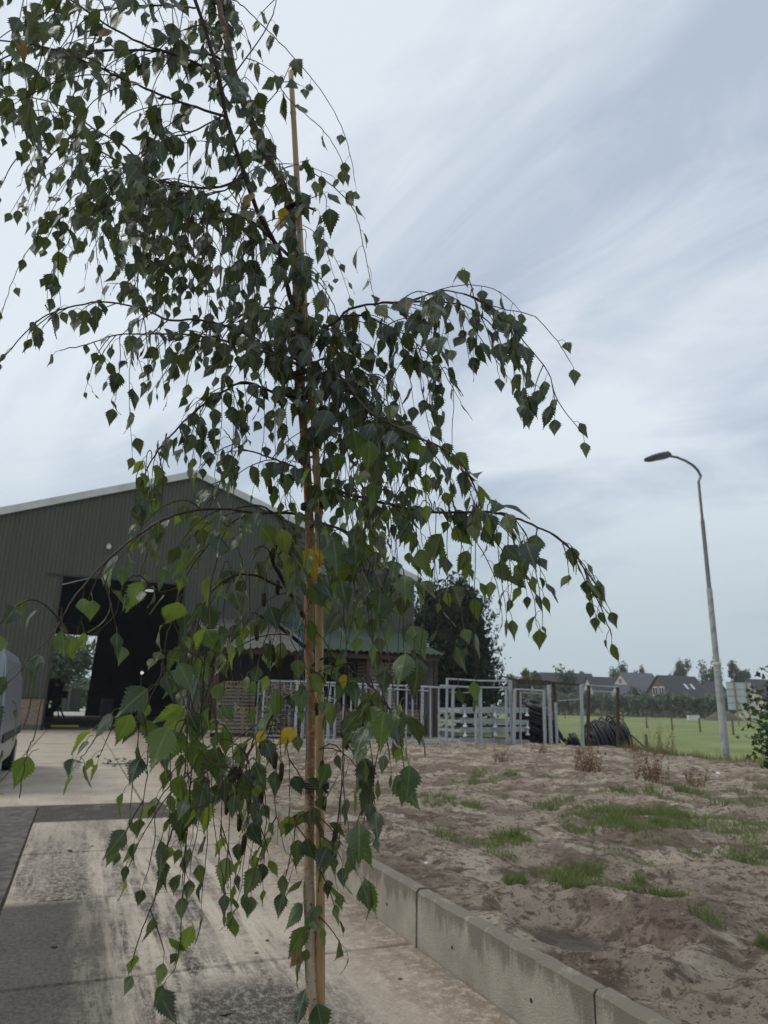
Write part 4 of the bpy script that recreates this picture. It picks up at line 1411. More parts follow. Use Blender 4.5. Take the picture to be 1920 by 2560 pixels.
cxv, hw = (VX0 + VX1) / 2, (VX1 - VX0) / 2
b = MB()
stn = [(VY0 + 0.03, 0.985, 0.0), (VY0 + 0.12, 1.0, 0.0), (VY0 + 1.5, 1.0, 0), (VY0 + 3.6, 1.0, 0.0), (VY0 + 4.4, 0.98, 0.5), (VY0 + 5.4, 0.93, 1.35)]
pr = vprof(0)
full = [(-x, z) for x, z in reversed(pr)] + pr
full = pr + [(-x, z) for x, z in reversed(pr)]
vs_, fs = [], []
for y, k, dz in stn:
    for fx, z in full:
        zz = z if z < 1.1 else max(1.1, min(z, 2.55 - dz))
        yo = 0.0
        if y < VY0 + 0.2:
            yo = max(0, (z - 1.2)) ** 2 * 0.09
        vs_.append((cxv + fx * hw * k, y + yo, zz))
nf = len(full)
for i in range(len(stn) - 1):
    for j in range(nf):
        fs.append((i * nf + j, i * nf + (j + 1) % nf, (i + 1) * nf + (j + 1) % nf, (i + 1) * nf + j))
fs.append(tuple(range(nf - 1, -1, -1)))
fs.append(tuple((len(stn) - 1) * nf + j for j in range(nf)))
b.add(vs_, fs)
o = b.build('body', m_van, van)
bv = o.modifiers.new('b', 'BEVEL'); bv.width = 0.035; bv.segments = 2; bv.limit_method = 'ANGLE'; bv.angle_limit = rad(25)
rear = lambda z: VY0 + 0.03 + max(0, z - 1.2) ** 2 * 0.09
for s in (-1, 1):
    dr = MB()
    xa, xb = cxv + s * 0.012, cxv + s * hw * 0.80
    zs = [0.62, 1.2, 1.45, 1.75, 2.05, 2.3]
    vs_, fs = [], []
    for z in zs:
        k = 1.0 if z < 1.3 else 1 - (z - 1.3) * 0.075
        for x in (xa, cxv + (xb - cxv) * k):
            vs_ += [(x, rear(z) - 0.022, z), (x, rear(z) + 0.02, z)]
    for i in range(len(zs) - 1):
        a, c = i * 4, i * 4 + 4
        fs += [(a, a + 2, c + 2, c), (a + 2, a + 3, c + 3, c + 2), (a, c, c + 1, a + 1)]
    dr.add(vs_, fs)
    dro = dr.build('rear_door', m_van, van)
    w = MB()
    vs_ = []
    for z in (1.42, 1.6, 1.8, 2.02):
        k = 1 - (z - 1.3) * 0.075
        for x in (cxv + s * 0.14, cxv + s * (hw * 0.80 * k - 0.12)):
            vs_.append((x, rear(z) - 0.032, z))
    w.add(vs_, [(0, 1, 3, 2), (2, 3, 5, 4), (4, 5, 7, 6)])
    w.build('rear_window', m_glass, dro)
    MB().box(cxv + s * 0.1 - 0.07, cxv + s * 0.1 + 0.07, rear(1.1) - 0.06, rear(1.1) - 0.023, 1.05, 1.12).build('door_handle', m_plast, dro)
    xo = cxv + s * hw * 0.905
    MB().box(xo - 0.075, xo + 0.075, VY0 - 0.012, VY0 + 0.1, 0.85, 1.42).build('tail_lamp', m_red, van)
    b2 = MB()
    b2.box(cxv + s * hw * 0.55 - 0.02, cxv + s * hw * 1.0, VY0 - 0.10, VY0 + 0.35, 0.32, 0.62)
    bo = b2.build('bumper', m_plast, van)
    bm = bo.modifiers.new('b', 'BEVEL'); bm.width = 0.05; bm.segments = 3
    # side rub strip and panel gap
    xs_ = cxv + s * (hw + 0.004)
    MB().box(min(xs_, xs_ + s * 0.02), max(xs_, xs_ + s * 0.02), VY0 + 0.35, VY0 + 4.6, 0.78, 0.93).build('rub_strip', m_plast, van)
    for yw in (VY0 + 0.95, VY0 + 4.35):
        wh = MB()
        xc = cxv + s * (hw - 0.12)
        wh.tube([(xc - 0.11, yw, 0.335), (xc - 0.09, yw, 0.335), (xc + 0.09, yw, 0.335), (xc + 0.11, yw, 0.335)], [0.30, 0.335, 0.335, 0.30], 24)
        wo = wh.build('wheel', m_tyre, van)
        MB().tube([(xc + s * 0.105, yw, 0.335), (xc + s * 0.118, yw, 0.335)], [0.19, 0.17], 18).build('rim', m_rim, wo)
    MB().box(cxv + s * (hw - 0.14) - 0.1, cxv + s * (hw - 0.14) + 0.1, VY0 + 0.48, VY0 + 0.50, 0.12, 0.42).build('mud_flap', m_plast, van)
    for k, f in ((0, 0.80), (1, 0.9)):
        xx = cxv + s * hw * f
MB().box(cxv - hw * 0.5, cxv + hw * 0.5, VY0 - 0.13, VY0 - 0.02, 0.36, 0.52).build('rear_step', m_plast, van)

# ------------------------------------------------------------------ houses, trees, field furniture
Rv = Vector((math.cos(YAW), -math.sin(YAW), 0))
Fv = Vector((math.sin(YAW), math.cos(YAW), 0))


def base_at(px, hd, z=ZF):
    d_ = ray(px, 1765)
    p = Vector(CP + d_ * hd / float(d_ @ hf))
    p.z = z
    return p


def house(px, hd, phi, L_, Wd, ez, rz_, wallm, roofm, label, windows=(), sky=0, gable_m=None, name='house'):
    """px: near corner where gable and long side meet; ridge runs right and away by phi"""
    c = base_at(px, hd)
    u = (Rv * math.cos(phi) + Fv * math.sin(phi))          # along ridge
    w = (-Rv * math.sin(phi) + Fv * math.cos(phi))         # across, away from camera
    root = thing(name, label, 'house', tuple(c))
    P = lambda a, bb, z: c + u * a + w * bb + Vector((0, 0, z - ZF))
    gm = gable_m or wallm
    b = MB()
    b.add([P(0, 0, ZF), P(L_, 0, ZF), P(L_, 0, ez), P(0, 0, ez)], [(0, 1, 2, 3)])
    b.add([P(0, Wd, ZF), P(L_, Wd, ZF), P(L_, Wd, ez), P(0, Wd, ez)], [(3, 2, 1, 0)])
    b.build('long_wall', wallm, root)
    for a in (0, L_):
        b = MB()
        b.add([P(a, 0, ZF), P(a, Wd, ZF), P(a, Wd, ez), P(a, Wd / 2, rz_ - 0.1), P(a, 0, ez)], [(0, 1, 2, 3, 4)])
        b.build('gable_wall', gm, root)
    for s in (0, 1):
        b = MB()
        e0 = (-0.5 if s == 0 else Wd + 0.5)
        sl = (rz_ - ez) / (Wd / 2)
        ze = ez - 0.5 * sl
        pts_ = [P(-0.4, e0, ze), P(L_ + 0.4, e0, ze), P(L_ + 0.4, Wd / 2, rz_), P(-0.4, Wd / 2, rz_)]
        top = [p + Vector((0, 0, 0.25)) for p in pts_]
        b.add(pts_ + top, [(0, 1, 2, 3), (7, 6, 5, 4), (0, 4, 5, 1), (1, 5, 6, 2), (3, 2, 6, 7), (0, 3, 7, 4)])
        ro = b.build('roof', roofm, root)
        if s == 0:
            for k in range(sky):
                a0 = L_ * 0.50 + k * L_ * 0.17
                t0, t1 = 0.42, 0.64
                q = []
                for a, t_ in ((a0, t0), (a0 + 0.8, t0), (a0 + 0.8, t1), (a0, t1)):
                    q.append(P(a, -0.5 + (Wd / 2 + 0.5) * t_, ze + (rz_ - ze) * t_ + 0.33))
                b2 = MB().quad(*q)
                b2.build('skylight', m_glasss, ro)
    for (face, a, z, ww, hh) in windows:
        b, b2 = MB(), MB()
        if face == 'g':
            n_ = -u
            o0 = P(-0.03, a, z); du = w
        else:
            o0 = P(a, -0.03, z); du = u; n_ = -w
        q = [o0 - du * ww / 2, o0 + du * ww / 2, o0 + du * ww / 2 + Vector((0, 0, hh)), o0 - du * ww / 2 + Vector((0, 0, hh))]
        b.add([p for p in q] + [p + n_ * 0.06 for p in q], [(4, 5, 6, 7), (0, 1, 5, 4), (1, 2, 6, 5), (2, 3, 7, 6), (3, 0, 4, 7)])
        wo = b.build('window', m_hframe, root)
        for s in (-1, 1):
            cc = o0 + du * s * ww * 0.235 + n_ * 0.075
            b2.add([cc - du * ww * 0.19 + Vector((0, 0, hh * 0.08)), cc + du * ww * 0.19 + Vector((0, 0, hh * 0.08)), cc + du * ww * 0.19 + Vector((0, 0, hh * 0.92)), cc - du * ww * 0.19 + Vector((0, 0, hh * 0.92))], [(0, 1, 2, 3)])
        b2.build('pane', m_glass, wo)
    return root


house(1690, 182, rad(24), 12.6, 10.5, 4.2, 9.6, m_hbrick, m_roofd, 'dark brick house with two skylights and paired white gable windows', [('g', 4.2, 4.7, 1.7, 2.2), ('g', 6.4, 4.7, 1.7, 2.2)], 2)
house(1583, 205, rad(20), 11.0, 9.5, 6.6, 11.2, m_hwhite, m_roofg, 'pale gabled house with blue grey slate roof and small gable window', [('g', 4.7, 8.0, 1.3, 1.8)])
house(1562, 188, rad(16), 12.0, 8.0, 3.2, 7.2, m_hwhite, m_roofg, 'low slate roofed annex with white gable in front of the pale house', [('g', 4.0, 3.6, 1.0, 1.5)], name='house_annex')
house(1492, 215, rad(14), 9.0, 9.0, 5.0, 10.2, m_hwhite, m_roofd, 'dark roofed house with pale gable left of the slate roofed house', [('g', 4.5, 6.6, 1.0, 1.6)])
house(1368, 225, rad(8), 16.5, 9.0, 6.0, 11.6, m_hbrick, m_roofd, 'long dark roofed house furthest left behind the nursery trees')
house(1796, 215, rad(18), 5.5, 10.0, 5.0, 9.6, m_hbrick, m_roofd, 'dark brick house half hidden behind the lamp post')
house(1912, 175, rad(24), 9.0, 9.0, 4.6, 8.8, m_hwhite, m_roofd, 'dark roofed house with pale verge behind the right hand shrub')


def crown(b, c, rx, ry, rzv, n, size, seed, clump=10, shell=0.55):
    r_ = random.Random(seed)
    cl = []
    for i in range(clump):
        v = Vector((r_.gauss(0, 1), r_.gauss(0, 1), r_.gauss(0, 1))).normalized()
        k = r_.uniform(0.35, 0.80)
        cl.append((Vector((c[0] + v.x * rx * k, c[1] + v.y * ry * k, c[2] + v.z * rzv * k)), r_.uniform(0.28, 0.5)))
    for i in range(n):
        cc, k = r_.choice(cl)
        v = Vector((r_.gauss(0, 1), r_.gauss(0, 1), r_.gauss(0, 1))).normalized()
        q = (r_.random() ** shell) * r_.choice((1, 1, 1, 1.18))
        p = cc + Vector((v.x * rx, v.y * ry, v.z * rzv)) * k * q
        s = size * r_.uniform(0.55, 1.3)
        d1 = (v + Vector((r_.gauss(0, 0.7), r_.gauss(0, 0.7), r_.gauss(0, 0.7)))).normalized()
        t1 = d1.orthogonal().normalized()
        t1.rotate(Matrix.Rotation(r_.random() * 6.28, 3, d1))
        t2 = d1.cross(t1)
        b.add([p - t1 * s, p - t2 * s * 0.5, p + t1 * s, p + t2 * s * 0.5], [(0, 1, 2, 3)])


def make_tree(name, label, px, hd, ztop, width, zlow, m_, n, size, seed, group=None, base=None, clump=12, trunk_r=0.2):
    c = base if base is not None else base_at(px, hd)
    root = thing(name, label, 'tree', tuple(c), group)
    b = MB()
    zc = (ztop + zlow) / 2
    crown(b, (c.x, c.y, zc), width / 2, width / 2, (ztop - zlow) / 2, n, size, seed, clump)
    b.build('crown', m_, root)
    t_ = MB()
    t_.tube([c, c + Vector((0.05, 0, (zc - c.z) * 0.5)), Vector((c.x, c.y, zc + (ztop - zlow) * 0.2))], [trunk_r * 1.3, trunk_r, trunk_r * 0.3], 7)
    r_ = random.Random(seed)
    for k in range(7):
        a = r_.random() * 6.28
        z0_ = zlow + (zc - zlow) * r_.random()
        t_.tube([Vector((c.x, c.y, z0_)), Vector((c.x + math.cos(a) * width * 0.3, c.y + math.sin(a) * width * 0.3, z0_ + (ztop - zlow) * r_.uniform(0.12, 0.3)))], [trunk_r * 0.5, trunk_r * 0.12], 5)
    t_.build('trunk', m_trunk, root)
    return root


def hz(px, py, hd):
    return at_h(px, py, hd).z


# big evergreen beside the barn
c = at_y(1150, 1800, 45.5); c.z = ZF
root = thing('evergreen_tree', 'big dense dark evergreen tree beside the right end of the barn', 'tree', tuple(c))
b = MB()
crown(b, (c.x - 0.2, c.y, 3.4), 3.75, 2.9, 4.2, 14000, 0.19, 5, 30, 0.5)
crown(b, (c.x - 0.5, c.y, 7.3), 3.4, 2.6, 3.5, 10000, 0.19, 6, 26, 0.5)
crown(b, (c.x + 0.2, c.y, 5.2), 2.5, 2.1, 4.4, 7000, 0.16, 7, 16, 0.5)
crown(b, (c.x - 0.3, c.y, 4.6), 2.6, 2.0, 4.9, 3500, 0.42, 8, 30, 0.6)
rr = random.Random(44)
for i in range(150):        # loose shoots that feather the outline
    a, zz = rr.random() * 6.283, rr.uniform(1.0, 10.0)
    w_ = 3.25 * math.sqrt(max(0.06, 1 - ((zz - 4.8) / 5.9) ** 2))
    p = Vector((c.x - 0.3 + math.cos(a) * w_, c.y + math.sin(a) * w_ * 0.85, zz))
    dv = Vector((math.cos(a) * 0.5, math.sin(a) * 0.5, 0.8)) * rr.uniform(0.4, 0.9)
    for k in range(14):
        q = p + dv * (k / 14) + Vector((rr.gauss(0, 0.06), rr.gauss(0, 0.06), rr.gauss(0, 0.06)))
        s = 0.10
        d1 = Vector((rr.gauss(0, 1), rr.gauss(0, 1), rr.gauss(0, 1))).normalized() * s
        d2 = Vector((rr.gauss(0, 1), rr.gauss(0, 1), rr.gauss(0, 1))).normalized() * s * 0.6
        b.quad(q - d1, q - d2, q + d1, q + d2)
b.build('crown', m_dkfol, root)
MB().tube([c, c + Vector((0.1, 0, 4)), c + Vector((-0.3, 0, 9))], [0.3, 0.22, 0.06], 8).build('trunk', m_trunk, root)

far = [  # px, hd, top py, bottom py, width px, material, label
    (1288, 170, 1674, 1760, 58, m_farfol, 'rounded grey green tree just right of the evergreen in the distance'),
    (1318, 172, 1668, 1755, 34, m_olive, 'first of two yellowish trees in the distance behind the frames'),
    (1348, 174, 1668, 1755, 38, m_olive, 'second yellowish tree, beside the long dark roof'),
    (1412, 178, 1668, 1770, 66, m_farfol, 'leafy tree in front of the long dark roofed house'),
    (1462, 240, 1672, 1740, 26, m_farfol, 'small tree top showing above the long dark roof'),
    (1550, 235, 1654, 1740, 54, m_farfol, 'tree rising behind the left gable of the slate roofed house'),
    (1605, 240, 1658, 1740, 44, m_farfol, 'pointed tree rising behind the slate roof ridge'),
    (1718, 225, 1638, 1745, 56, m_farfol, 'tall feathery tree behind the brick house, left of the lamp post'),
    (1698, 232, 1662, 1745, 50, m_farfol, 'lower tree just left of the tall feathery tree behind the brick house'),
    (1785, 228, 1634, 1745, 66, m_farfol, 'broad tree directly behind the lamp post'),
    (1846, 222, 1652, 1745, 44, m_farfol, 'slim tree right of the lamp post above the white board'),
    (1872, 224, 1666, 1745, 34, m_farfol, 'small slim tree right of the white board'),
    (1590, 165, 1716, 1785, 70, m_farfol, 'bushy tree in front of the slate roofed annex'),
]
for i, (px, hd, ty, by_, wpx, m_, lb) in enumerate(far):
    make_tree('distant_tree', lb, px, hd, hz(px, ty, hd), wpx * hd / F, hz(px, by_, hd), m_, 1500, 0.42, 100 + i, 'trees among the far houses')

# nursery row at the far end of the field
protos = []
for k in range(4):
    b, t_ = MB(), MB()
    hgt = 4.4 + 0.35 * k
    crown(b, (0, 0, hgt * 0.60), 1.25, 1.25, hgt * 0.44, 560, 0.24, 300 + k, 9)
    t_.tube([(0, 0, 0), (0.03, 0, hgt * 0.5), (0, 0, hgt * 0.92)], [0.07, 0.05, 0.02], 5)
    protos.append((b.mesh('crown', m_nurse), t_.mesh('trunk', m_trunk)))
rr = random.Random(17)
for row in range(3):
    for i in range(44):
        px = 1262 + i * (1828 - 1262) / 43 + rr.uniform(-5, 5) + row * 6
        if px > 1836: continue
        hd = 148 + row * 6.5 + rr.uniform(-0.8, 0.8) + (1760 - px) * 0.035
        c = base_at(px, hd)
        r_ = thing('nursery_tree', 'slender young tree in the nursery rows along the far field edge', 'tree', tuple(c), 'young trees in the nursery rows', rz=rr.random() * 6.28)
        r_.scale = (1, 1, rr.uniform(0.82, 1.1))
        for nm, me in zip(('crown', 'trunk'), protos[(i + row) % 4]):
            o = bpy.data.objects.new(nm, me)
            COL.objects.link(o)
            o.parent = r_
# undergrowth below the rows
b = MB()
for i in range(2600):
    px = rr.uniform(1240, 1835)
    hd = rr.uniform(150, 168) + (1760 - px) * 0.035
    c = base_at(px, hd)
    c.z += rr.random() ** 1.5 * 1.8
    s = rr.uniform(0.15, 0.4)
    d1 = Vector((rr.gauss(0, 1), rr.gauss(0, 1), rr.gauss(0, 1))).normalized() * s
    d2 = Vector((rr.gauss(0, 1), rr.gauss(0, 1), rr.gauss(0, 1))).normalized() * s
    b.quad(c - d1, c - d2, c + d1, c + d2)
tag(b.build('undergrowth', m_nurse), 'low green undergrowth beneath the nursery rows', 'undergrowth', kind='stuff')
# pale track in front of the rows
b = MB()
for i in range(24):
    pa, pb = 1180 + i * 30, 1210 + i * 30
    q = []
    for px, k in ((pa, 140), (pb, 140), (pb, 144), (pa, 144)):
        p = base_at(px, k + (1760 - px) * 0.035); p.z = ZF + 0.03; q.append(p)
    b.quad(*q)
tag(b.build('track', mat('pale_track', (0.27, 0.26, 0.20), 0.9, (0.19, 0.20, 0.12), 0.3)), kind='structure')
# soil mound
b = MB()
c = base_at(1806, 128)
V = []
for j in range(9):
    for i in range(24):
        a = 6.283 * i / 24
        k = 1 - j / 8
        hh = 1.5 * (1 - k * k) * (1 + 0.25 * hnoise(math.cos(a) * 2, math.sin(a) * 2 + j, 0.9, 2))
        V.append((c.x + math.cos(a) * 3.6 * k * Rv.x + math.sin(a) * 2 * k * Fv.x, c.y + math.cos(a) * 3.6 * k * Rv.y + math.sin(a) * 2 * k * Fv.y, ZF + hh - 0.02))
b.add(V, [(j * 24 + i, j * 24 + (i + 1) % 24, j * 24 + 24 + (i + 1) % 24, j * 24 + 24 + i) for j in range(8) for i in range(24)])
tag(b.build('soil_mound', m_mound, smooth=True), 'weedy brown soil mound at the far field edge behind the lamp post', 'mound')
# white trough
c = base_at(1733, 112)
o = thing('white_trough', 'small white trough standing on the field before the nursery rows', 'trough', tuple(c))
b = MB()
for s, e in ((0, 1.7),):
    q = [c - Rv * 0.85, c + Rv * 0.85, c + Rv * 0.8 + Fv * 0.7, c - Rv * 0.8 + Fv * 0.7]
    b.add([p + Vector((0, 0, 0.15)) for p in q] + [p + Vector((0, 0, 0.95)) for p in q], [(0, 1, 5, 4), (1, 2, 6, 5), (2, 3, 7, 6), (3, 0, 4, 7), (0, 3, 2, 1)])
b.build('basin', m_white, o)
b = MB()
for a in (-0.7, 0.7):
    for f in (0.1, 0.55):
        p = c + Rv * a + Fv * f
        b.box(p.x - 0.05, p.x + 0.05, p.y - 0.05, p.y + 0.05, ZF, ZF + 0.149)
b.build('feet', m_galv, o)
# white board seen from behind
c = base_at(1852, 92)
o = thing('white_board', 'large white board seen from behind on a brown timber frame', 'board', tuple(c))
zt, zb = hz(1852, 1706, 92), hz(1852, 1775, 92)
wv = 3.15
for i in range(3):
    for j in range(4):
        x0_, x1_ = -wv / 2 + i * wv / 3, -wv / 2 + (i + 1) * wv / 3 - 0.03
        za_, zc_ = zb + j * (zt - zb) / 4, zb + (j + 1) * (zt - zb) / 4 - 0.03
        b = MB()
        q = [c + Rv * x0_, c + Rv * x1_]
        b.add([(q[0].x, q[0].y, za_), (q[1].x, q[1].y, za_), (q[1].x, q[1].y, zc_), (q[0].x, q[0].y, zc_)] +
              [(p[0] + Fv.x * 0.03, p[1] + Fv.y * 0.03, p[2]) for p in ((q[0].x, q[0].y, za_), (q[1].x, q[1].y, za_), (q[1].x, q[1].y, zc_), (q[0].x, q[0].y, zc_))],
              [(0, 1, 2, 3), (7, 6, 5, 4), (0, 4, 5, 1), (3, 2, 6, 7), (1, 5, 6, 2), (0, 3, 7, 4)])
        b.build('panel', m_board, o)
for a in (-0.55, 0.95):
    p = c + Rv * a - Fv * 0.1
    MB().bar((p.x, p.y, ZF), (p.x, p.y, zt), 0.14, 0.12).build('timber_post', m_boardf, o)
for j in range(5):
    z = zb + j * (zt - zb) / 4
    p, q = c - Rv * wv / 2 - Fv * 0.02, c + Rv * wv / 2 - Fv * 0.02
    MB().bar((p.x, p.y, z), (q.x, q.y, z), 0.05, 0.07).build('timber_rail', m_galvd, o)
p = c - Rv * 0.55 - Fv * 0.1
q = c + Rv * 0.1 - Fv * 1.2
MB().bar((p.x, p.y, zb + 1.4), (q.x, q.y, ZF), 0.1, 0.1).build('timber_strut', m_boardf, o)
# field fence posts
for i, (px, by_, ty) in enumerate(((1335, 1788, 1770), (1413, 1797, 1776), (1506, 1808, 1782), (1559, 1814, 1785), (1617, 1820, 1788), (1681, 1825, 1794), (1751, 1830, 1796), (1834, 1838, 1800))):
    p = at_z(px, by_, ZF)
    hd = float(np.array(p) @ hf)
    zt = at_h(px, ty, hd).z
    b = MB().tube([(p.x, p.y, ZF - 0.1), (p.x + rr.uniform(-0.03, 0.03), p.y, zt)], [0.075, 0.065], 7)
    tag(b.build('fence_post', m_post), 'thin dark timber post in the field, ' + ('first from the frames', 'second from the frames', 'third from the frames', 'fourth from the frames', 'fifth, above the short post', 'sixth, between short post and trough', 'below the white trough', 'just right of the lamp post')[i], 'post', 'posts in a line across the field')
p = at_z(1618, 1888, ZF + 0.1)
b = MB().tube([(p.x, p.y, ZF - 0.2), (p.x + 0.01, p.y, at_h(1618, 1836, float(np.array(p) @ hf)).z)], [0.055, 0.05], 8)
tag(b.build('short_post', m_post), 'short dark timber post among dried weeds right of the black coil', 'post')

# trees and things seen through the barn
c = at_y(150, 1745, 92); c.z = ZF
make_tree('yard_tree', 'leafy green tree seen through the rear doorway of the barn', 0, 0, at_y(150, 1560, 92).z, 7.4, 1.2, m_willow, 5200, 0.26, 61, base=c, clump=20)
for i, (px, Y_, w_, h_) in enumerate(((205, 112, 6, 4.2), (232, 118, 6, 4.4), (180, 116, 6, 4.0), (120, 120, 8, 6))):
    c = at_y(px, 1745, Y_); c.z = ZF
    make_tree('rear_bush', ('pale green bush', 'pale green bush', 'pale green bush', 'darker leafy bush')[i] + (' at the centre of the far hedge seen through the barn', ' nearest the dark door edge seen through the barn', ' touching the yard tree seen through the barn', ' behind the yard tree seen through the barn')[i],
              0, 0, h_, w_, 0.2, m_willow, 1300, 0.3, 70 + i, base=c)
c = at_y(163, 1750, 88)
o = thing('green_container', 'green box container in the yard behind the barn', 'container', (c.x, c.y, 0.002))
MB().box(c.x - 1.2, c.x + 0.5, c.y, c.y + 1.2, 0.002, 2.2).build('container_body', m_green, o)
for k in range(4):
    MB().box(c.x - 1.15 + k * 0.42, c.x - 1.05 + k * 0.42, c.y - 0.04, c.y - 0.003, 0.1, 2.1).build('rib', m_cladp, o)
MB().box(c.x + 0.52, c.x + 1.6, c.y + 0.2, c.y + 1.2, 0.002, 2.5).build('side_box', m_cladp, o)

# shrub at the right edge


def broad_leaf(b, p, d, n_, s):
    t1 = d.normalized()
    t2 = n_.cross(t1).normalized()
    pts_ = [(0, 0), (0.28, 0.25), (0.30, 0.52), (0.62, 0.42), (0.60, 0.22), (1.0, 0.0), (0.60, -0.22), (0.62, -0.42), (0.30, -0.52), (0.28, -0.25)]
    b.add([p + t1 * s * a + t2 * s * w_ * 0.9 + n_ * s * (-0.25 * a * a + 0.15 * abs(w_)) for a, w_ in pts_], [(0, 1, 2, 3, 4, 5), (0, 5, 6, 7, 8, 9)])


c = at_z(1985, 1945, 0.15)
shr = thing('leafy_shrub', 'dark green lobed leaf shrub reaching in at the right edge', 'shrub', (c.x, c.y, 0.05))
b, st = MB(), MB()
rr = random.Random(23)
st.tube([c, c + Vector((-0.1, 0.05, 1.0)), c + Vector((-0.05, 0.1, 2.3))], [0.06, 0.045, 0.02], 7)
tips = [(1905, 1672, 0.0), (1880, 1730, 0.1), (1858, 1765, -0.3), (1868, 1800, 0.2), (1890, 1840, 0.3), (1862, 1842, -0.2), (1880, 1870, 0.0), (1905, 1880, -0.1), (1908, 1905, 0.1), (1912, 1780, -0.4), (1900, 1760, 0.3), (1930, 1700, 0.2), (1945, 1750, -0.2), (1930, 1830, 0.2), (1950, 1890, 0.0), (1885, 1780, 0.5), (1918, 1715, -0.2), (1925, 1860, -0.5), (1895, 1815, -0.5)]
hd0 = float(np.array(c) @ hf)
for px, py, dh in tips:
    t_ = at_h(px, py, hd0 + dh)
    s0 = Vector((c.x, c.y, max(0.3, t_.z - 0.5)))
    m1 = (s0 + t_) / 2 + Vector((0, 0, 0.12))
    st.tube([s0, m1, t_], [0.02, 0.013, 0.005], 5)
    for k in range(26):
        f = rr.random() ** 0.6
        q = s0.lerp(m1, f * 2) if f < 0.5 else m1.lerp(t_, f * 2 - 1)
        q = q + Vector((rr.gauss(0, 0.085), rr.gauss(0, 0.085), rr.gauss(0, 0.075)))
        d_ = Vector((rr.gauss(-0.3, 0.8), rr.gauss(-0.3, 0.8), rr.gauss(-0.5, 0.5)))
        n_ = Vector((rr.gauss(0, 0.5), rr.gauss(-0.3, 0.5), 0.8)).normalized()
        broad_leaf(b, q, d_, n_, rr.uniform(0.09, 0.16))
o = b.build('leaves', m_shrub, shr)
o['kind'] = 'stuff'
st.build('stems', m_trunk, shr)

for i, (px, py, s_, lb) in enumerate(((1795, 1934, 0.07, 'white paper scrap on the sand below the lamp post'), (1066, 2189, 0.018, 'tiny white scrap on the sand just behind the wall joint'))):
    p = at_z(px, py, 0.22)
    p.z = sand_h(p.x, p.y) + 0.012
    b = MB().add([p + Vector((-s_, 0, 0)), p + Vector((0.2 * s_, -s_ * 0.6, 0.01)), p + Vector((s_, 0.2 * s_, s_ * 0.5)), p + Vector((-0.2 * s_, s_ * 0.6, s_ * 0.7))], [(0, 1, 3), (1, 2, 3)])
    tag(b.build('paper_scrap', m_white), lb, 'scrap', 'white scraps on the sand')
# litter on the paving: clods and fallen sprigs
clods = ((560, 2535, 0.022, 'largest dark clod on the paving at the bottom edge of the picture'), (668, 2352, 0.012, 'small clod on the light slab left of the stem'), (640, 2383, 0.010, 'tiny clod left of the birch stem nearer the slab joint'), (135, 2368, 0.014, 'small clod lying on the dark stained slab'), (305, 2125, 0.016, 'clod on the slab joint beside the hanging twigs'), (175, 2128, 0.02, 'clod on the slab joint nearest the asphalt strip'), (230, 2116, 0.014, 'middle clod of the three along the slab joint'), (1000, 2448, 0.01, 'tiny clod near the foot of the retaining wall'))
for i, (px, py, s, lb) in enumerate(clods):
    p = at_z(px, py, 0.003)
    b = MB()
    r_ = random.Random(i)
    V = []
    for j in range(5):
        for k in range(8):
            a, e = 6.283 * k / 8, math.pi * j / 4 - math.pi / 2
            q = s * r_.uniform(0.75, 1.25)
            V.append((p.x + math.cos(a) * math.cos(e) * q * 1.4, p.y + math.sin(a) * math.cos(e) * q * 1.1, p.z + 0.35 * s + math.sin(e) * q * 0.45))
    b.add(V, [(j * 8 + k, j * 8 + (k + 1) % 8, j * 8 + 8 + (k + 1) % 8, j * 8 + 8 + k) for j in range(4) for k in range(8)])
    tag(b.build('soil_clod', m_dirt), lb, 'clod', 'clods on the paving')
p = at_z(315, 1915, 0.0)
o = thing('fallen_sprig', 'fallen green sprig lying on the concrete yard near the barn door', 'sprig', (p.x, p.y, 0.0))
b = MB()
rr = random.Random(2)
for k in range(46):
    q = p + Vector((rr.gauss(0, 0.35), rr.gauss(0, 0.45), abs(rr.gauss(0.07, 0.06)) + 0.01))
    broad_leaf(b, q, Vector((rr.gauss(0, 1), rr.gauss(0, 1), 0.2)), Vector((rr.gauss(0, 0.5), rr.gauss(0, 0.5), 1)).normalized(), 0.12)
b.build('leaves', m_shrub, o)['kind'] = 'stuff'
MB().tube([p + Vector((-0.5, 0.3, 0.03)), p + Vector((0, 0, 0.05)), p + Vector((0.5, -0.2, 0.03))], 0.012, 5).build('stem', m_twig, o)

# ------------------------------------------------------------------ haze
hm = bpy.data.materials.new('haze_air')
hm.use_nodes = True
for n_ in list(hm.node_tree.nodes):
    if n_.type == 'BSDF_PRINCIPLED':
        hm.node_tree.nodes.remove(n_)
pv = N(hm.node_tree, 'ShaderNodeVolumePrincipled', inp={'Density': 0.00042, 'Color': (0.86, 0.91, 0.96, 1), 'Anisotropy': 0.2})
hm.node_tree.links.new(pv.outputs[0], [n_ for n_ in hm.node_tree.nodes if n_.type == 'OUTPUT_MATERIAL'][0].inputs['Volume'])
hz_o = MB().box(-620, 820, -80, 920, ZF - 1.0, 16.5).build('haze', hm)
tag(hz_o, kind='stuff')

# ------------------------------------------------------------------ the weeping birch
HD0 = 1.5
TB = at_h(790, 2900, HD0)
base = at_h(784, 2560, HD0)
rootp = Vector((base.x + 0.012, base.y, 0.0))
birch = thing('weeping_birch', 'young weeping birch tied to a bamboo cane in the foreground', 'tree', (rootp.x, rootp.y, 0.0))
R5 = random.Random(99)


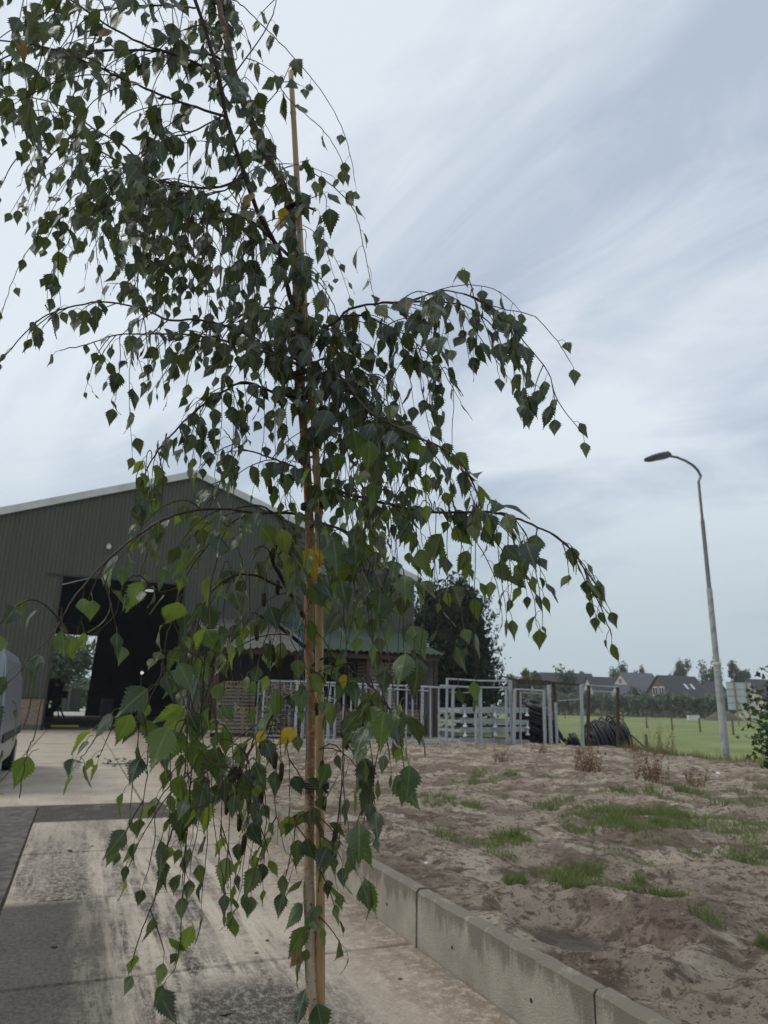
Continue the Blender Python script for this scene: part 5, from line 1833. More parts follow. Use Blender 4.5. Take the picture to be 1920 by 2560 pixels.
def smooth(pts, k=4):
    out = []
    n = len(pts)
    for i in range(n - 1):
        p0, p1, p2, p3 = pts[max(i - 1, 0)], pts[i], pts[i + 1], pts[min(i + 2, n - 1)]
        for j in range(k):
            t = j / k
            out.append(0.5 * ((2 * p1) + (p2 - p0) * t + (2 * p0 - 5 * p1 + 4 * p2 - p3) * t * t + (3 * p1 - p0 - 3 * p2 + p3) * t ** 3))
    out.append(pts[-1])
    return out


def path(px, k=4):
    return smooth([at_h(x, y, h_) for x, y, h_ in px], k)


# stem and leader
stem_px = [(784, 2560, 1.5), (779, 2440, 1.5), (776, 2330, 1.5), (772, 2200, 1.5), (774, 2050, 1.5), (775, 1898, 1.5), (777, 1774, 1.5), (774, 1660, 1.5), (771, 1600, 1.5), (773, 1480, 1.5), (774, 1369, 1.5), (773, 1297, 1.5), (768, 1188, 1.5),
           (756, 1031, 1.5), (750, 933, 1.5), (746, 796, 1.5), (739, 690, 1.5), (733, 600, 1.5), (727, 521, 1.5), (705, 461, 1.5), (673, 401, 1.49), (629, 304, 1.47), (591, 206, 1.45), (570, 108, 1.43), (551, 27, 1.41), (540, -60, 1.4), (520, -170, 1.38), (480, -260, 1.36)]
pts = [rootp, Vector((rootp.x, rootp.y, 0.4))] + path(stem_px, 4)
nn = len(pts)
zs0, zs1 = 0.0, pts[-1].z
rad_ = []
for i, p in enumerate(pts):
    if p.z < 1.4:
        r_ = 0.0098 + 0.0034 * min(1.0, (1.4 - p.z) / 0.5)
    elif p.z < 2.9:
        r_ = 0.0098
    else:
        r_ = 0.0098 - 0.0042 * (p.z - 2.9) / max(0.1, zs1 - 2.9)
    rad_.append(r_ * (1 + 0.05 * math.sin(i * 2.1)))
MB().tube(pts, rad_, 14).build('trunk', m_bark, birch, smooth=True)
b = MB()
for i in range(9, nn - 30, 7):      # knots with dark collars
    p = pts[i]
    a = R5.random() * 6.28
    d = Vector((math.cos(a), math.sin(a), 0.5)).normalized()
    b.tube([p + d * rad_[i] * 0.6, p + d * rad_[i] * 1.35], [rad_[i] * 0.55, rad_[i] * 0.28], 8)
b.build('branch_stubs', m_twig, birch)

# ---- leaf mesh variants


def leaf_mesh(name, seed, L=1.0):
    r_ = random.Random(seed)
    n = 22
    fold = r_.uniform(0.02, 0.55) * r_.choice((1, 1, -0.4))
    droop = r_.uniform(-0.08, 0.45)
    curl = r_.choice((0, 0, r_.uniform(0.2, 0.6)))
    twist = r_.uniform(-0.9, 0.9)
    wave = r_.uniform(0.01, 0.03)
    wid = r_.uniform(0.25, 0.36)
    bend = r_.uniform(-0.12, 0.12)
    V, UV, Fc = [], [], []

    def w(t):
        if t < 0.28:
            k = t / 0.28
            return wid * (1 - (1 - k) ** 2.2) ** 0.85
        k = (t - 0.28) / 0.72
        return wid * ((1 - k) ** 1.35 * (1 + 0.75 * k * (1 - k))) + 0.006
    for i in range(n + 1):
        t = i / n
        ww = w(t)
        for side in (-1, -0.5, 0, 0.5, 1):
            x, y = side * ww, t
            if abs(side) == 1 and 1 < i < n:
                big = 1.06 if i % 4 == 1 else 1.0
                x *= ((1.08 if i % 2 else 0.88) * big * r_.uniform(0.95, 1.06))
                y += 0.022 if i % 2 else -0.012
            y += abs(x) * 0.16
            a = twist * t
            z = fold * abs(x) - droop * t * t + (wave * math.sin(11 * t + side * 2) if side else 0) - curl * (abs(x) / wid) ** 2 * 0.25 * wid * (2.2 if fold > 0.2 else 1)
            x2 = x + bend * t * t
            xx = x2 * math.cos(a) - z * math.sin(a) * 0.4
            zz = z * math.cos(a * 0.5) + x2 * math.sin(a)
            V.append((xx * L, y * L, zz * L))
            UV.append((x, y))
    for i in range(n):
        for j in range(4):
            a = i * 5 + j
            Fc.append((a, a + 1, a + 6, a + 5))
    return V, Fc, UV


VARS = [leaf_mesh('leaf', 500 + i) for i in range(18)]


def leaf_me(var, material):
    V, Fc, UV = VARS[var]
    me = bpy.data.meshes.new('leaf')
    me.from_pydata(V, [], Fc)
    uvl = me.uv_layers.new(name='UVMap')
    for lp_ in me.loops:
        uvl.data[lp_.index].uv = UV[lp_.vertex_index]
    me.materials.append(material)
    me.update()
    return me


LEAVES = []     # (matrix 4x4, variant, size, screen size)
PET = MB()


def put_leaf(node, outd, size, up_bias=0.3, petiole=None, face=None):
    """a leaf on its stalk: node on the twig, outd = direction the stalk leaves"""
    pl = petiole if petiole is not None else R5.uniform(0.010, 0.022)
    d0 = (outd + Vector((R5.gauss(0, 0.25), R5.gauss(0, 0.25), R5.gauss(0, 0.25)))).normalized()
    m1 = node + d0 * pl * 0.6
    end = m1 + (d0 * 0.5 + Vector((0, 0, -0.65))).normalized() * pl * 0.5
    PET.tube([node, m1, end], [0.0006, 0.0005, 0.0006], 4, cap=False)
    low = node.z < 2.15
    ax = (d0 * R5.uniform(0.1, 1.25 if low else 0.8) + Vector((R5.gauss(0, 0.3), R5.gauss(0, 0.3), -1.0))).normalized()
    if face is not None:
        nrm_ = face + Vector((R5.gauss(0, 0.35), R5.gauss(0, 0.35), R5.gauss(0, 0.35)))
    else:
        nrm_ = Vector((d0.x, d0.y, 0)) * 0.8 + Vector((R5.gauss(0, 0.75), R5.gauss(0, 0.75), up_bias + (0.45 if low else 0.05) + R5.gauss(0, 0.35)))
    nrm_ = nrm_ - ax * nrm_.dot(ax)
    if nrm_.length < 1e-3:
        nrm_ = ax.orthogonal()
    nrm_.normalize()
    xx = ax.cross(nrm_).normalized()
    m_ = Matrix(((xx.x, ax.x, nrm_.x, end.x), (xx.y, ax.y, nrm_.y, end.y), (xx.z, ax.z, nrm_.z, end.z), (0, 0, 0, 1)))
    LEAVES.append((m_, R5.randrange(len(VARS)), size))


UPPER = [True]


def leaf_size():
    return (0.0550 if UPPER[0] else 0.0485) * R5.triangular(0.5, 1.3, 0.9)


def dress(pts_, spacing, start=0.0, up_bias=0.3, skip=0.1, smul=1.0):
    """alternate leaves along a twig"""
    acc, nxt, side = 0.0, spacing * R5.random() + start, 1
    tot = sum((pts_[i + 1] - pts_[i]).length for i in range(len(pts_) - 1))
    for i in range(len(pts_) - 1):
        seg = pts_[i + 1] - pts_[i]
        l_ = seg.length
        while acc + l_ >= nxt:
            t = (nxt - acc) / l_
            p = pts_[i] + seg * t
            d = seg.normalized()
            a = R5.random() * 6.28
            o_ = d.orthogonal().normalized()
            o_.rotate(Matrix.Rotation(a, 3, d))
            if R5.random() > skip + 0.08:
                fade = 1.0 - 0.35 * max(0, (nxt / tot - 0.6) / 0.4)
                put_leaf(p, o_ + d * 0.7, leaf_size() * fade * smul, up_bias)
            nxt += spacing * 1.12 * R5.uniform(0.6, 1.4)
            side = -side
        acc += l_
    d = (pts_[-1] - pts_[-2]).normalized()
    put_leaf(pts_[-1], d, leaf_size() * 0.7 * smul, up_bias)


def hang(p, d0, length, stiff=0.16, step=0.022):
    """a twig that leaves along d0 and gives way to gravity"""
    d = d0.normalized()
    out = [p]
    n = max(3, int(length / step))
    sway = Vector((R5.gauss(0, 0.05), R5.gauss(0, 0.05), 0))
    for i in range(n):
        d = (d + Vector((0, 0, -stiff)) + sway * 0.3 + Vector((R5.gauss(0, 0.07), R5.gauss(0, 0.07), R5.gauss(0, 0.04)))).normalized()
        out.append(out[-1] + d * step)
    return out


BR = list(pts[8:])


def limb(px, r0, r1, twigs=0, tl=(0.15, 0.35), spacing=0.032, start=0.15, leaf_start=0.0, own=True, skip=0.1, smul=1.0, side=None, tstart=0.1):
    """one branch traced through the crown with its hanging twigs"""
    raw = [at_h(x, y, h_) for x, y, h_ in px]
    if r0 <= 0.00135:       # a fine twig springs from the nearest wood
        near = min(BR, key=lambda q: (q - raw[0]).length + max(0, raw[0].z - q.z) * 0.5)
        gap = raw[0] - near
        if 0.004 < gap.length < 0.45:
            raw = [near, near + gap * 0.5 + Vector((0, 0, 0.02 + 0.15 * gap.length))] + raw
    pts_ = smooth(raw, 5)
    # small kinks so that the wood does not look drawn with a ruler
    for i in range(1, len(pts_) - 1):
        pts_[i] = pts_[i] + Vector((R5.gauss(0, 0.0007), R5.gauss(0, 0.0007), R5.gauss(0, 0.0007)))
    if r0 > 0.00135:
        BR.extend(pts_[::2])
    n = len(pts_)
    rr_ = [(r0 + (r1 - r0) * i / (n - 1)) * R5.uniform(0.92, 1.08) for i in range(n)]
    o = MB().tube(pts_, rr_, 7).build('branch', m_twig, birch, smooth=True)
    if own:
        dress(pts_[int(n * leaf_start):], spacing * 1.35, 0.0, 0.4, skip, smul)
    twigs = int(math.ceil(twigs * (0.9 if px[0][1] < 1200 else 0.68)))
    UPPER[0] = px[0][1] < 900
    if px[0][1] > 1200:
        spacing *= 1.15
    for k in range(twigs):
        f = tstart + (0.86 - tstart) * (k + R5.random()) / max(1, twigs)
        i = min(n - 2, int(f * (n - 1)))
        p = pts_[i]
        tan = (pts_[i + 1] - pts_[i]).normalized()
        rnd = Vector((R5.gauss(0, 1), R5.gauss(0, 1), R5.gauss(0, 0.35))).normalized()
        d0 = tan * (0.5 if f < 0.6 else 0.15) + rnd * (0.6 if f < 0.6 else 0.35) + Vector((0, 0, 0 if f < 0.6 else -0.3))
        if side is not None:
            d0 = d0 + side * 0.4
        ln = R5.uniform(*tl) * (1.0 if f < 0.6 else 0.65)
        tp = hang(p, d0, ln, R5.uniform(0.10, 0.26))
        MB().tube(tp, [0.0013 - 0.0007 * j / len(tp) for j in range(len(tp))], 5).build('twig', m_twig, o)
        dress(tp, spacing, 0.012, 0.3, skip, smul)
    return o


TB_ = (0.14, 0.34)
# --- top left crown
limb([(748, 812, 1.5), (735, 770, 1.497), (716, 712, 1.485), (695, 624, 1.46), (646, 532, 1.42), (613, 440, 1.38), (572, 315, 1.34), (548, 200, 1.30), (521, 98, 1.27), (488, 0, 1.24), (450, -110, 1.2)], 0.0062, 0.0036, 9, (0.12, 0.26), own=False, start=0.4, tstart=0.35)
limb([(572, 168, 1.44), (529, 138, 1.40), (434, 128, 1.36), (293, 125, 1.34), (179, 128, 1.33), (87, 122, 1.34), (0, 150, 1.36), (-80, 215, 1.38)], 0.0036, 0.0013, 14, TB_)
limb([(545, 180, 1.30), (434, 136, 1.26), (374, 117, 1.24), (271, 65, 1.22), (217, 27, 1.20), (140, -20, 1.18), (40, -50, 1.15)], 0.003, 0.0013, 10, TB_)
limb([(562, 290, 1.33), (472, 263, 1.28), (380, 228, 1.24), (293, 190, 1.20), (228, 160, 1.18), (108, 117, 1.16), (0, 103, 1.14), (-70, 112, 1.13)], 0.003, 0.0012, 14, TB_)
limb([(613, 440, 1.38), (530, 470, 1.40), (400, 450, 1.44), (315, 369, 1.46), (233, 320, 1.48), (174, 277, 1.50), (108, 250, 1.52), (20, 240, 1.54), (-60, 270, 1.55)], 0.003, 0.0012, 15, TB_)
limb([(722, 640, 1.49), (629, 553, 1.55), (537, 523, 1.60), (461, 483, 1.64), (347, 431, 1.68), (293, 401, 1.70), (220, 365, 1.72), (108, 350, 1.74), (40, 400, 1.76), (0, 470, 1.77)], 0.0042, 0.0013, 18, (0.16, 0.40))
limb([(461, 483, 1.64), (400, 470, 1.58), (330, 480, 1.54), (250, 490, 1.50), (190, 515, 1.48), (140, 560, 1.46), (110, 610, 1.45)], 0.002, 0.001, 8, (0.14, 0.32))
limb([(488, 20, 1.24), (430, 15, 1.28), (330, 15, 1.3), (250, 25, 1.32), (150, 25, 1.34), (60, 55, 1.36), (0, 95, 1.38)], 0.0022, 0.001, 10, TB_)
limb([(540, -40, 1.4), (460, -90, 1.45), (330, -110, 1.48), (180, -90, 1.5), (40, -40, 1.52)], 0.003, 0.001, 15, (0.16, 0.36))
limb([(500, -60, 1.25), (380, -110, 1.15), (250, -120, 1.08), (120, -90, 1.02), (10, -30, 0.98)], 0.003, 0.001, 9, (0.16, 0.34))
limb([(559, 287, 1.33), (480, 330, 1.30), (420, 345, 1.28), (350, 395, 1.27), (290, 450, 1.26), (240, 530, 1.25)], 0.002, 0.001, 9, (0.16, 0.36))
limb([(600, 420, 1.38), (570, 470, 1.35), (520, 490, 1.33), (480, 540, 1.32), (455, 620, 1.31)], 0.002, 0.001, 8, (0.18, 0.38))
# left outer hanging sprays
limb([(130, 560, 1.62), (90, 600, 1.63), (55, 650, 1.64), (25, 720, 1.65), (0, 800, 1.66), (-12, 880, 1.66)], 0.0012, 0.0008, 0, spacing=0.045)
limb([(260, 480, 1.60), (220, 540, 1.6), (180, 590, 1.6), (150, 640, 1.6), (125, 690, 1.6), (118, 745, 1.6)], 0.0012, 0.0007, 2, (0.08, 0.14), spacing=0.04)
limb([(300, 470, 1.7), (280, 530, 1.7), (255, 580, 1.7), (225, 640, 1.7), (212, 700, 1.7)], 0.0011, 0.0007, 1, (0.08, 0.14), spacing=0.04)
for x0_, y0_, n_ in ((330, 470, 5), (390, 490, 5), (440, 520, 6), (500, 540, 6), (560, 560, 6), (610, 590, 6), (655, 620, 4)):
    for q in range(n_):
        xx, yy = x0_ + R5.uniform(-35, 35), y0_ + R5.uniform(-20, 30)
        hh = 1.5 + R5.uniform(-0.16, 0.22)
        ln = R5.uniform(120, 300)
        dxx = R5.uniform(-35, 25)
        limb([(xx, yy, hh), (xx + dxx * 0.3, yy + ln * 0.4, hh), (xx + dxx, yy + ln, hh)], 0.0012, 0.0006, 0, spacing=0.034)
# thin shoots to the upper right of the leader
limb([(543, 239, 1.32), (602, 163, 1.36), (667, 70, 1.42), (689, 11, 1.45), (700, -60, 1.46)], 0.002, 0.0011, 2, (0.06, 0.14), spacing=0.05)
limb([(560, 400, 1.36), (602, 336, 1.40), (651, 277, 1.44), (700, 217, 1.48), (727, 160, 1.5)], 0.0017, 0.001, 2, (0.06, 0.12), spacing=0.05)
limb([(560, -10, 1.42), (600, 10, 1.46), (646, 54, 1.50), (711, 119, 1.53), (787, 206, 1.56), (846, 298, 1.58), (874, 380, 1.6), (888, 456, 1.61)], 0.0016, 0.0008, 0, spacing=0.055)
limb([(690, 448, 1.5), (702, 424, 1.52), (749, 416, 1.55), (803, 445, 1.57), (852, 483, 1.58), (890, 537, 1.58), (905, 600, 1.58), (918, 660, 1.58), (930, 725, 1.58)], 0.0018, 0.0008, 1, (0.05, 0.09), spacing=0.042)
limb([(700, 215, 1.48), (735, 262, 1.47), (803, 320, 1.46), (845, 380, 1.46), (863, 425, 1.46)], 0.0013, 0.0008, 0, spacing=0.055)
# short shoots that clothe the stem itself
for k in range(24):
    y0_ = R5.uniform(470, 1230)
    xx = 735 + (y0_ - 520) * 0.06 + R5.gauss(0, 16)
    sgn = R5.choice((-1, 1))
    ln = R5.uniform(80, 200)
    h0_ = 1.47
    h1_ = R5.uniform(1.34, 1.44)
    limb([(xx, y0_, h0_), (xx + sgn * R5.uniform(15, 45), y0_ - 6, h1_ + 0.02), (xx + sgn * R5.uniform(20, 70), y0_ + ln * 0.5, h1_), (xx + sgn * R5.uniform(15, 70), y0_ + ln, h1_)], 0.0013, 0.0006, 0, spacing=0.032)
for k in range(26):
    t_ = R5.random()
    j = R5.choice(((700, 455), (673, 401), (650, 350), (629, 304), (610, 255), (591, 206), (580, 150), (570, 108), (558, 60), (551, 27)))
    xx, y0_ = j[0] + R5.gauss(0, 6), j[1] + R5.gauss(0, 18)
    sgn = R5.choice((-1, -1, 1))
    ln = R5.uniform(50, 150)
    h1_ = R5.uniform(1.34, 1.5)
    limb([(xx, y0_, 1.45), (xx + sgn * R5.uniform(10, 40), y0_ - 10, h1_), (xx + sgn * R5.uniform(15, 60), y0_ + ln * 0.5, h1_), (xx + sgn * R5.uniform(15, 60), y0_ + ln, h1_)], 0.0013, 0.0006, 0, spacing=0.034)
# --- middle left
limb([(752, 996, 1.5), (681, 980, 1.46), (614, 955, 1.43), (556, 980, 1.41), (485, 1031, 1.39), (426, 1090, 1.37), (379, 1149, 1.36), (352, 1215, 1.35)], 0.0034, 0.0012, 12, (0.10, 0.24), spacing=0.030)
limb([(799, 950, 1.46), (750, 915, 1.43), (701, 890, 1.42), (642, 855, 1.40), (583, 820, 1.38), (500, 800, 1.36), (420, 800, 1.35), (350, 770, 1.34), (250, 755, 1.33), (150, 775, 1.32), (80, 815, 1.31), (0, 905, 1.30)], 0.0036, 0.0011, 17, (0.08, 0.22), spacing=0.032)
limb([(745, 900, 1.48), (626, 872, 1.5), (524, 843, 1.52), (438, 835, 1.53), (350, 835, 1.54), (289, 838, 1.55), (220, 860, 1.55), (150, 876, 1.55)], 0.0028, 0.0011, 14, (0.10, 0.26), spacing=0.034)
limb([(509, 647, 1.46), (477, 670, 1.46), (440, 712, 1.46), (418, 737, 1.46), (410, 790, 1.46)], 0.0012, 0.0008, 1, (0.08, 0.12), spacing=0.05)
limb([(745, 800, 1.5), (690, 770, 1.54), (620, 780, 1.58), (560, 820, 1.61), (520, 880, 1.63)], 0.0028, 0.001, 13, (0.10, 0.24), spacing=0.030)
limb([(740, 1168, 1.5), (690, 1150, 1.48), (640, 1132, 1.47), (599, 1121, 1.46), (580, 1100, 1.46), (560, 1075, 1.46)], 0.0022, 0.001, 5, (0.10, 0.20), spacing=0.034)
limb([(590, 1130, 1.46), (560, 1190, 1.45), (530, 1250, 1.44), (500, 1320, 1.43)], 0.0014, 0.0008, 2, (0.08, 0.16), spacing=0.036)
for xx, y0_, y1_, hh in ((300, 838, 1010, 1.55), (330, 850, 1130, 1.55), (396, 860, 985, 1.54), (555, 960, 1190, 1.42), (610, 960, 1150, 1.43), (585, 1000, 1180, 1.4), (500, 1030, 1180, 1.4), (365, 1150, 1330, 1.36), (390, 1130, 1290, 1.36), (660, 980, 1210, 1.44), (690, 1000, 1260, 1.45), (345, 1180, 1310, 1.34), (410, 1120, 1260, 1.38)):
    limb([(xx, y0_, hh), (xx + R5.uniform(-14, 10), (y0_ + y1_) / 2, hh), (xx + R5.uniform(-24, 22), y1_, hh)], 0.0011, 0.0006, 0, spacing=0.036)
# --- lower left
limb([(770, 1290, 1.5), (715, 1283, 1.46), (641, 1283, 1.42), (560, 1272, 1.36), (467, 1279, 1.30), (389, 1311, 1.25), (321, 1356, 1.21), (247, 1421, 1.17), (183, 1498, 1.14), (147, 1560, 1.12)], 0.0034, 0.0011, 11, (0.08, 0.24), spacing=0.036)
limb([(760, 1545, 1.5), (715, 1466, 1.45), (678, 1393, 1.40), (690, 1365, 1.38), (708, 1340, 1.36), (705, 1300, 1.34), (650, 1265, 1.31), (590, 1270, 1.28)], 0.0046, 0.0016, 9, (0.14, 0.32), spacing=0.032, leaf_start=0.3)
limb([(766, 1620, 1.5), (724, 1586, 1.46), (690, 1562, 1.43), (650, 1540, 1.40)], 0.0042, 0.0030, 4, (0.16, 0.3), own=False)
limb([(640, 1285, 1.42), (590, 1300, 1.38), (540, 1340, 1.34), (490, 1400, 1.30), (455, 1462, 1.27), (440, 1512, 1.25), (421, 1581, 1.23), (394, 1709, 1.21), (340, 1790, 1.20)], 0.0022, 0.0009, 5, (0.06, 0.18), spacing=0.040, smul=1.1)
limb([(762, 1720, 1.5), (711, 1747, 1.47), (673, 1805, 1.44), (634, 1863, 1.42), (605, 1915, 1.40), (590, 1970, 1.39)], 0.0034, 0.0012, 10, (0.10, 0.24), spacing=0.032)
limb([(705, 1470, 1.45), (640, 1440, 1.40), (580, 1440, 1.36), (520, 1490, 1.32), (490, 1580, 1.30), (475, 1680, 1.29), (470, 1800, 1.28), (460, 1950, 1.28), (440, 2040, 1.28), (414, 2136, 1.28), (384, 2250, 1.28), (350, 2340, 1.28), (327, 2415, 1.28)], 0.0024, 0.0008, 6, (0.08, 0.22), spacing=0.036, smul=1.08)
limb([(560, 1330, 1.30), (530, 1450, 1.28), (515, 1600, 1.27), (505, 1760, 1.27), (481, 1900, 1.27), (470, 2050, 1.27), (460, 2195, 1.27), (448, 2377, 1.27), (431, 2432, 1.27)], 0.0018, 0.0007, 4, (0.08, 0.2), spacing=0.044, smul=1.05)
limb([(455, 1462, 1.27), (400, 1480, 1.24), (350, 1440, 1.22), (310, 1460, 1.2), (285, 1540, 1.19), (230, 1590, 1.18)], 0.0013, 0.0007, 1, (0.06, 0.12), spacing=0.05)
limb([(400, 1700, 1.22), (330, 1760, 1.2), (280, 1800, 1.18), (235, 1850, 1.16), (200, 1900, 1.15)], 0.0012, 0.0007, 1, (0.05, 0.1), spacing=0.05)
for k in range(8):
    xx = R5.gauss(610, 80)
    y0_ = R5.uniform(1330, 1640)
    ln = R5.uniform(160, 380)
    hh = R5.uniform(1.26, 1.62)
    dx_ = R5.uniform(-45, 30)
    limb([(xx, y0_, hh), (xx + dx_ * 0.4, y0_ + ln * 0.45, hh), (xx + dx_, y0_ + ln, hh - 0.02)], 0.0012, 0.0006, 0, spacing=0.040, smul=1.05, skip=0.16)
for xx, y0_, y1_, hh in ((470, 1700, 2090, 1.24), (500, 1760, 2160, 1.27), (540, 1780, 2240, 1.3), (580, 1860, 2280, 1.33), (560, 1900, 2170, 1.4), (620, 1900, 2230, 1.3), (640, 1880, 2160, 1.36), (690, 1900, 2130, 1.4), (430, 1840, 2120, 1.22), (350, 1780, 2020, 1.2), (370, 1880, 2080, 1.2), (600, 1960, 2120, 1.42), (660, 1960, 2200, 1.3), (720, 1880, 2080, 1.42), (390, 2020, 2200, 1.22), (520, 1950, 2260, 1.22), (610, 1980, 2190, 1.26), (450, 1980, 2200, 1.25)):
    limb([(xx, y0_, hh), (xx + R5.uniform(-12, 12), (y0_ + y1_) / 2, hh), (xx + R5.uniform(-30, 26), y1_, hh)], 0.0012, 0.0006, 1, (0.06, 0.12), spacing=0.036, smul=1.05)
# sprays reaching in from the left at eye height, from the long low branches
limb([(147, 1560, 1.12), (80, 1640, 1.02), (40, 1690, 0.98), (-10, 1720, 0.95)], 0.0012, 0.0008, 0, spacing=0.05, skip=0.4)
limb([(-60, 1640, 0.92), (-20, 1720, 0.92), (-5, 1800, 0.92), (-20, 1900, 0.92), (-30, 1990, 0.92)], 0.0013, 0.0008, 0, spacing=0.04)
limb([(90, 1820, 1.02), (76, 1860, 1.02), (60, 1920, 1.02), (48, 1995, 1.02)], 0.0010, 0.0007, 0, own=False)
# --- right side
limb([(757, 860, 1.5), (800, 830, 1.48), (845, 800, 1.46), (876, 772, 1.45), (944, 759, 1.43), (1016, 754, 1.41), (1104, 756, 1.40), (1167, 767, 1.39), (1230, 815, 1.38), (1262, 880, 1.37)], 0.0036, 0.0011, 19, (0.14, 0.34), spacing=0.033, leaf_start=0.25)
limb([(1020, 754, 1.41), (1084, 733, 1.38), (1130, 728, 1.36), (1187, 746, 1.34), (1260, 790, 1.32), (1301, 842, 1.31), (1369, 930, 1.30), (1395, 1003, 1.30), (1457, 1085, 1.29)], 0.0018, 0.0008, 11, (0.10, 0.24), spacing=0.034)
limb([(1187, 746, 1.34), (1218, 761, 1.33), (1281, 777, 1.32), (1338, 793, 1.31), (1384, 842, 1.30), (1410, 880, 1.30), (1426, 905, 1.30)], 0.0013, 0.0007, 1, (0.06, 0.12), spacing=0.045)
limb([(747, 686, 1.5), (798, 707, 1.52), (822, 740, 1.53), (840, 780, 1.54), (850, 840, 1.54)], 0.0016, 0.0009, 3, (0.08, 0.2), spacing=0.036)
limb([(850, 790, 1.46), (905, 790, 1.46), (970, 815, 1.46), (1030, 850, 1.46), (1080, 900, 1.46), (1110, 980, 1.46)], 0.0016, 0.0008, 11, (0.12, 0.28), spacing=0.034)
limb([(765, 1000, 1.5), (783, 950, 1.47), (820, 930, 1.42), (855, 945, 1.38), (918, 1023, 1.32), (990, 1065, 1.27), (1063, 1101, 1.23), (1140, 1142, 1.20), (1190, 1225, 1.18), (1200, 1290, 1.17)], 0.0038, 0.0012, 16, (0.12, 0.30), spacing=0.030, smul=1.05)
limb([(758, 930, 1.5), (800, 900, 1.54), (850, 900, 1.58), (905, 940, 1.62), (960, 1010, 1.65), (1000, 1090, 1.67)], 0.003, 0.001, 14, (0.14, 0.30), spacing=0.032)
limb([(745, 780, 1.5), (785, 800, 1.48), (830, 860, 1.46), (870, 920, 1.44), (890, 1000, 1.42)], 0.0026, 0.001, 11, (0.12, 0.26), spacing=0.032)
limb([(772, 1250, 1.5), (830, 1230, 1.46), (890, 1240, 1.42), (959, 1257, 1.39), (1084, 1280, 1.35), (1218, 1280, 1.31), (1286, 1295, 1.29), (1358, 1324, 1.27), (1415, 1360, 1.26), (1452, 1407, 1.25), (1493, 1495, 1.24), (1529, 1590, 1.24)], 0.0036, 0.0009, 25, (0.12, 0.28), spacing=0.032, leaf_start=0.2)
limb([(1218, 1280, 1.31), (1239, 1350, 1.30), (1260, 1386, 1.30), (1268, 1450, 1.30), (1275, 1530, 1.30)], 0.0011, 0.0006, 0, spacing=0.04)
limb([(1286, 1295, 1.29), (1320, 1350, 1.28), (1340, 1430, 1.28), (1352, 1500, 1.28), (1356, 1545, 1.28)], 0.0011, 0.0006, 0, spacing=0.036)
limb([(1230, 1290, 1.3), (1290, 1340, 1.29), (1310, 1420, 1.28), (1335, 1500, 1.28), (1340, 1560, 1.28)], 0.0011, 0.0006, 0, spacing=0.036)
limb([(772, 1320, 1.5), (800, 1310, 1.44), (850, 1325, 1.38), (900, 1370, 1.33), (940, 1440, 1.30), (965, 1520, 1.28)], 0.0028, 0.001, 12, (0.12, 0.30), spacing=0.034, smul=1.1)
for k in range(46):
    xx = R5.gauss(940, 90)
    y0_ = R5.uniform(930, 1260)
    ln = R5.uniform(120, 330)
    hh = R5.uniform(1.24, 1.66)
    dx_ = R5.uniform(-20, 60)
    if xx < 790: xx = 790 + R5.random() * 80
    limb([(xx, y0_, hh), (xx + dx_ * 0.4, y0_ + ln * 0.45, hh), (xx + dx_, y0_ + ln, hh)], 0.0012, 0.0006, 0, spacing=0.037, skip=0.12)
for xx, y0_, y1_, hh in ((990, 1290, 1640, 1.34), (1040, 1300, 1600, 1.3), (1090, 1290, 1560, 1.32), (1120, 1290, 1700, 1.3), (1190, 1300, 1720, 1.28), (1010, 1440, 1760, 1.2), (1160, 1320, 1540, 1.3), (1180, 1290, 1600, 1.34), (930, 1430, 1720, 1.3), (880, 1390, 1610, 1.34), (1060, 1500, 1800, 1.18), (860, 1500, 1760, 1.36), (1240, 1300, 1520, 1.3), (820, 1420, 1640, 1.42)):
    limb([(xx, y0_, hh), (xx + R5.uniform(-12, 12), (y0_ + y1_) / 2, hh), (xx + R5.uniform(-20, 30), y1_, hh)], 0.0011, 0.0006, 0, spacing=0.042, smul=1.1)
# low right sprays
limb([(776, 1668, 1.5), (800, 1650, 1.47), (820, 1644, 1.44), (847, 1651, 1.41), (870, 1670, 1.38), (924, 1713, 1.32), (955, 1755, 1.28), (965, 1830, 1.26), (975, 1900, 1.26)], 0.0026, 0.0009, 8, (0.10, 0.26), spacing=0.036, smul=1.15)
limb([(940, 1500, 1.25), (968, 1620, 1.2), (985, 1740, 1.18), (1000, 1830, 1.17), (1010, 1920, 1.17)], 0.0013, 0.0007, 0, spacing=0.042, smul=1.3)
limb([(905, 1720, 1.3), (915, 1810, 1.28), (930, 1900, 1.27), (925, 1990, 1.27), (905, 2070, 1.27)], 0.0013, 0.0007, 2, (0.08, 0.14), spacing=0.036, smul=1.15)
limb([(870, 1690, 1.34), (862, 1800, 1.32), (856, 1920, 1.31), (850, 2040, 1.3), (846, 2120, 1.3)], 0.0013, 0.0007, 2, (0.08, 0.16), spacing=0.04, smul=1.1)
limb([(960, 1760, 1.27), (950, 1850, 1.26), (935, 1950, 1.25), (940, 2060, 1.25)], 0.0012, 0.0007, 1, (0.06, 0.12), spacing=0.04, smul=1.15)
limb([(790, 1880, 1.48), (830, 1860, 1.44), (860, 1900, 1.42), (850, 2000, 1.4), (842, 2110, 1.4), (838, 2200, 1.4)], 0.0014, 0.0007, 2, (0.06, 0.14), spacing=0.042)
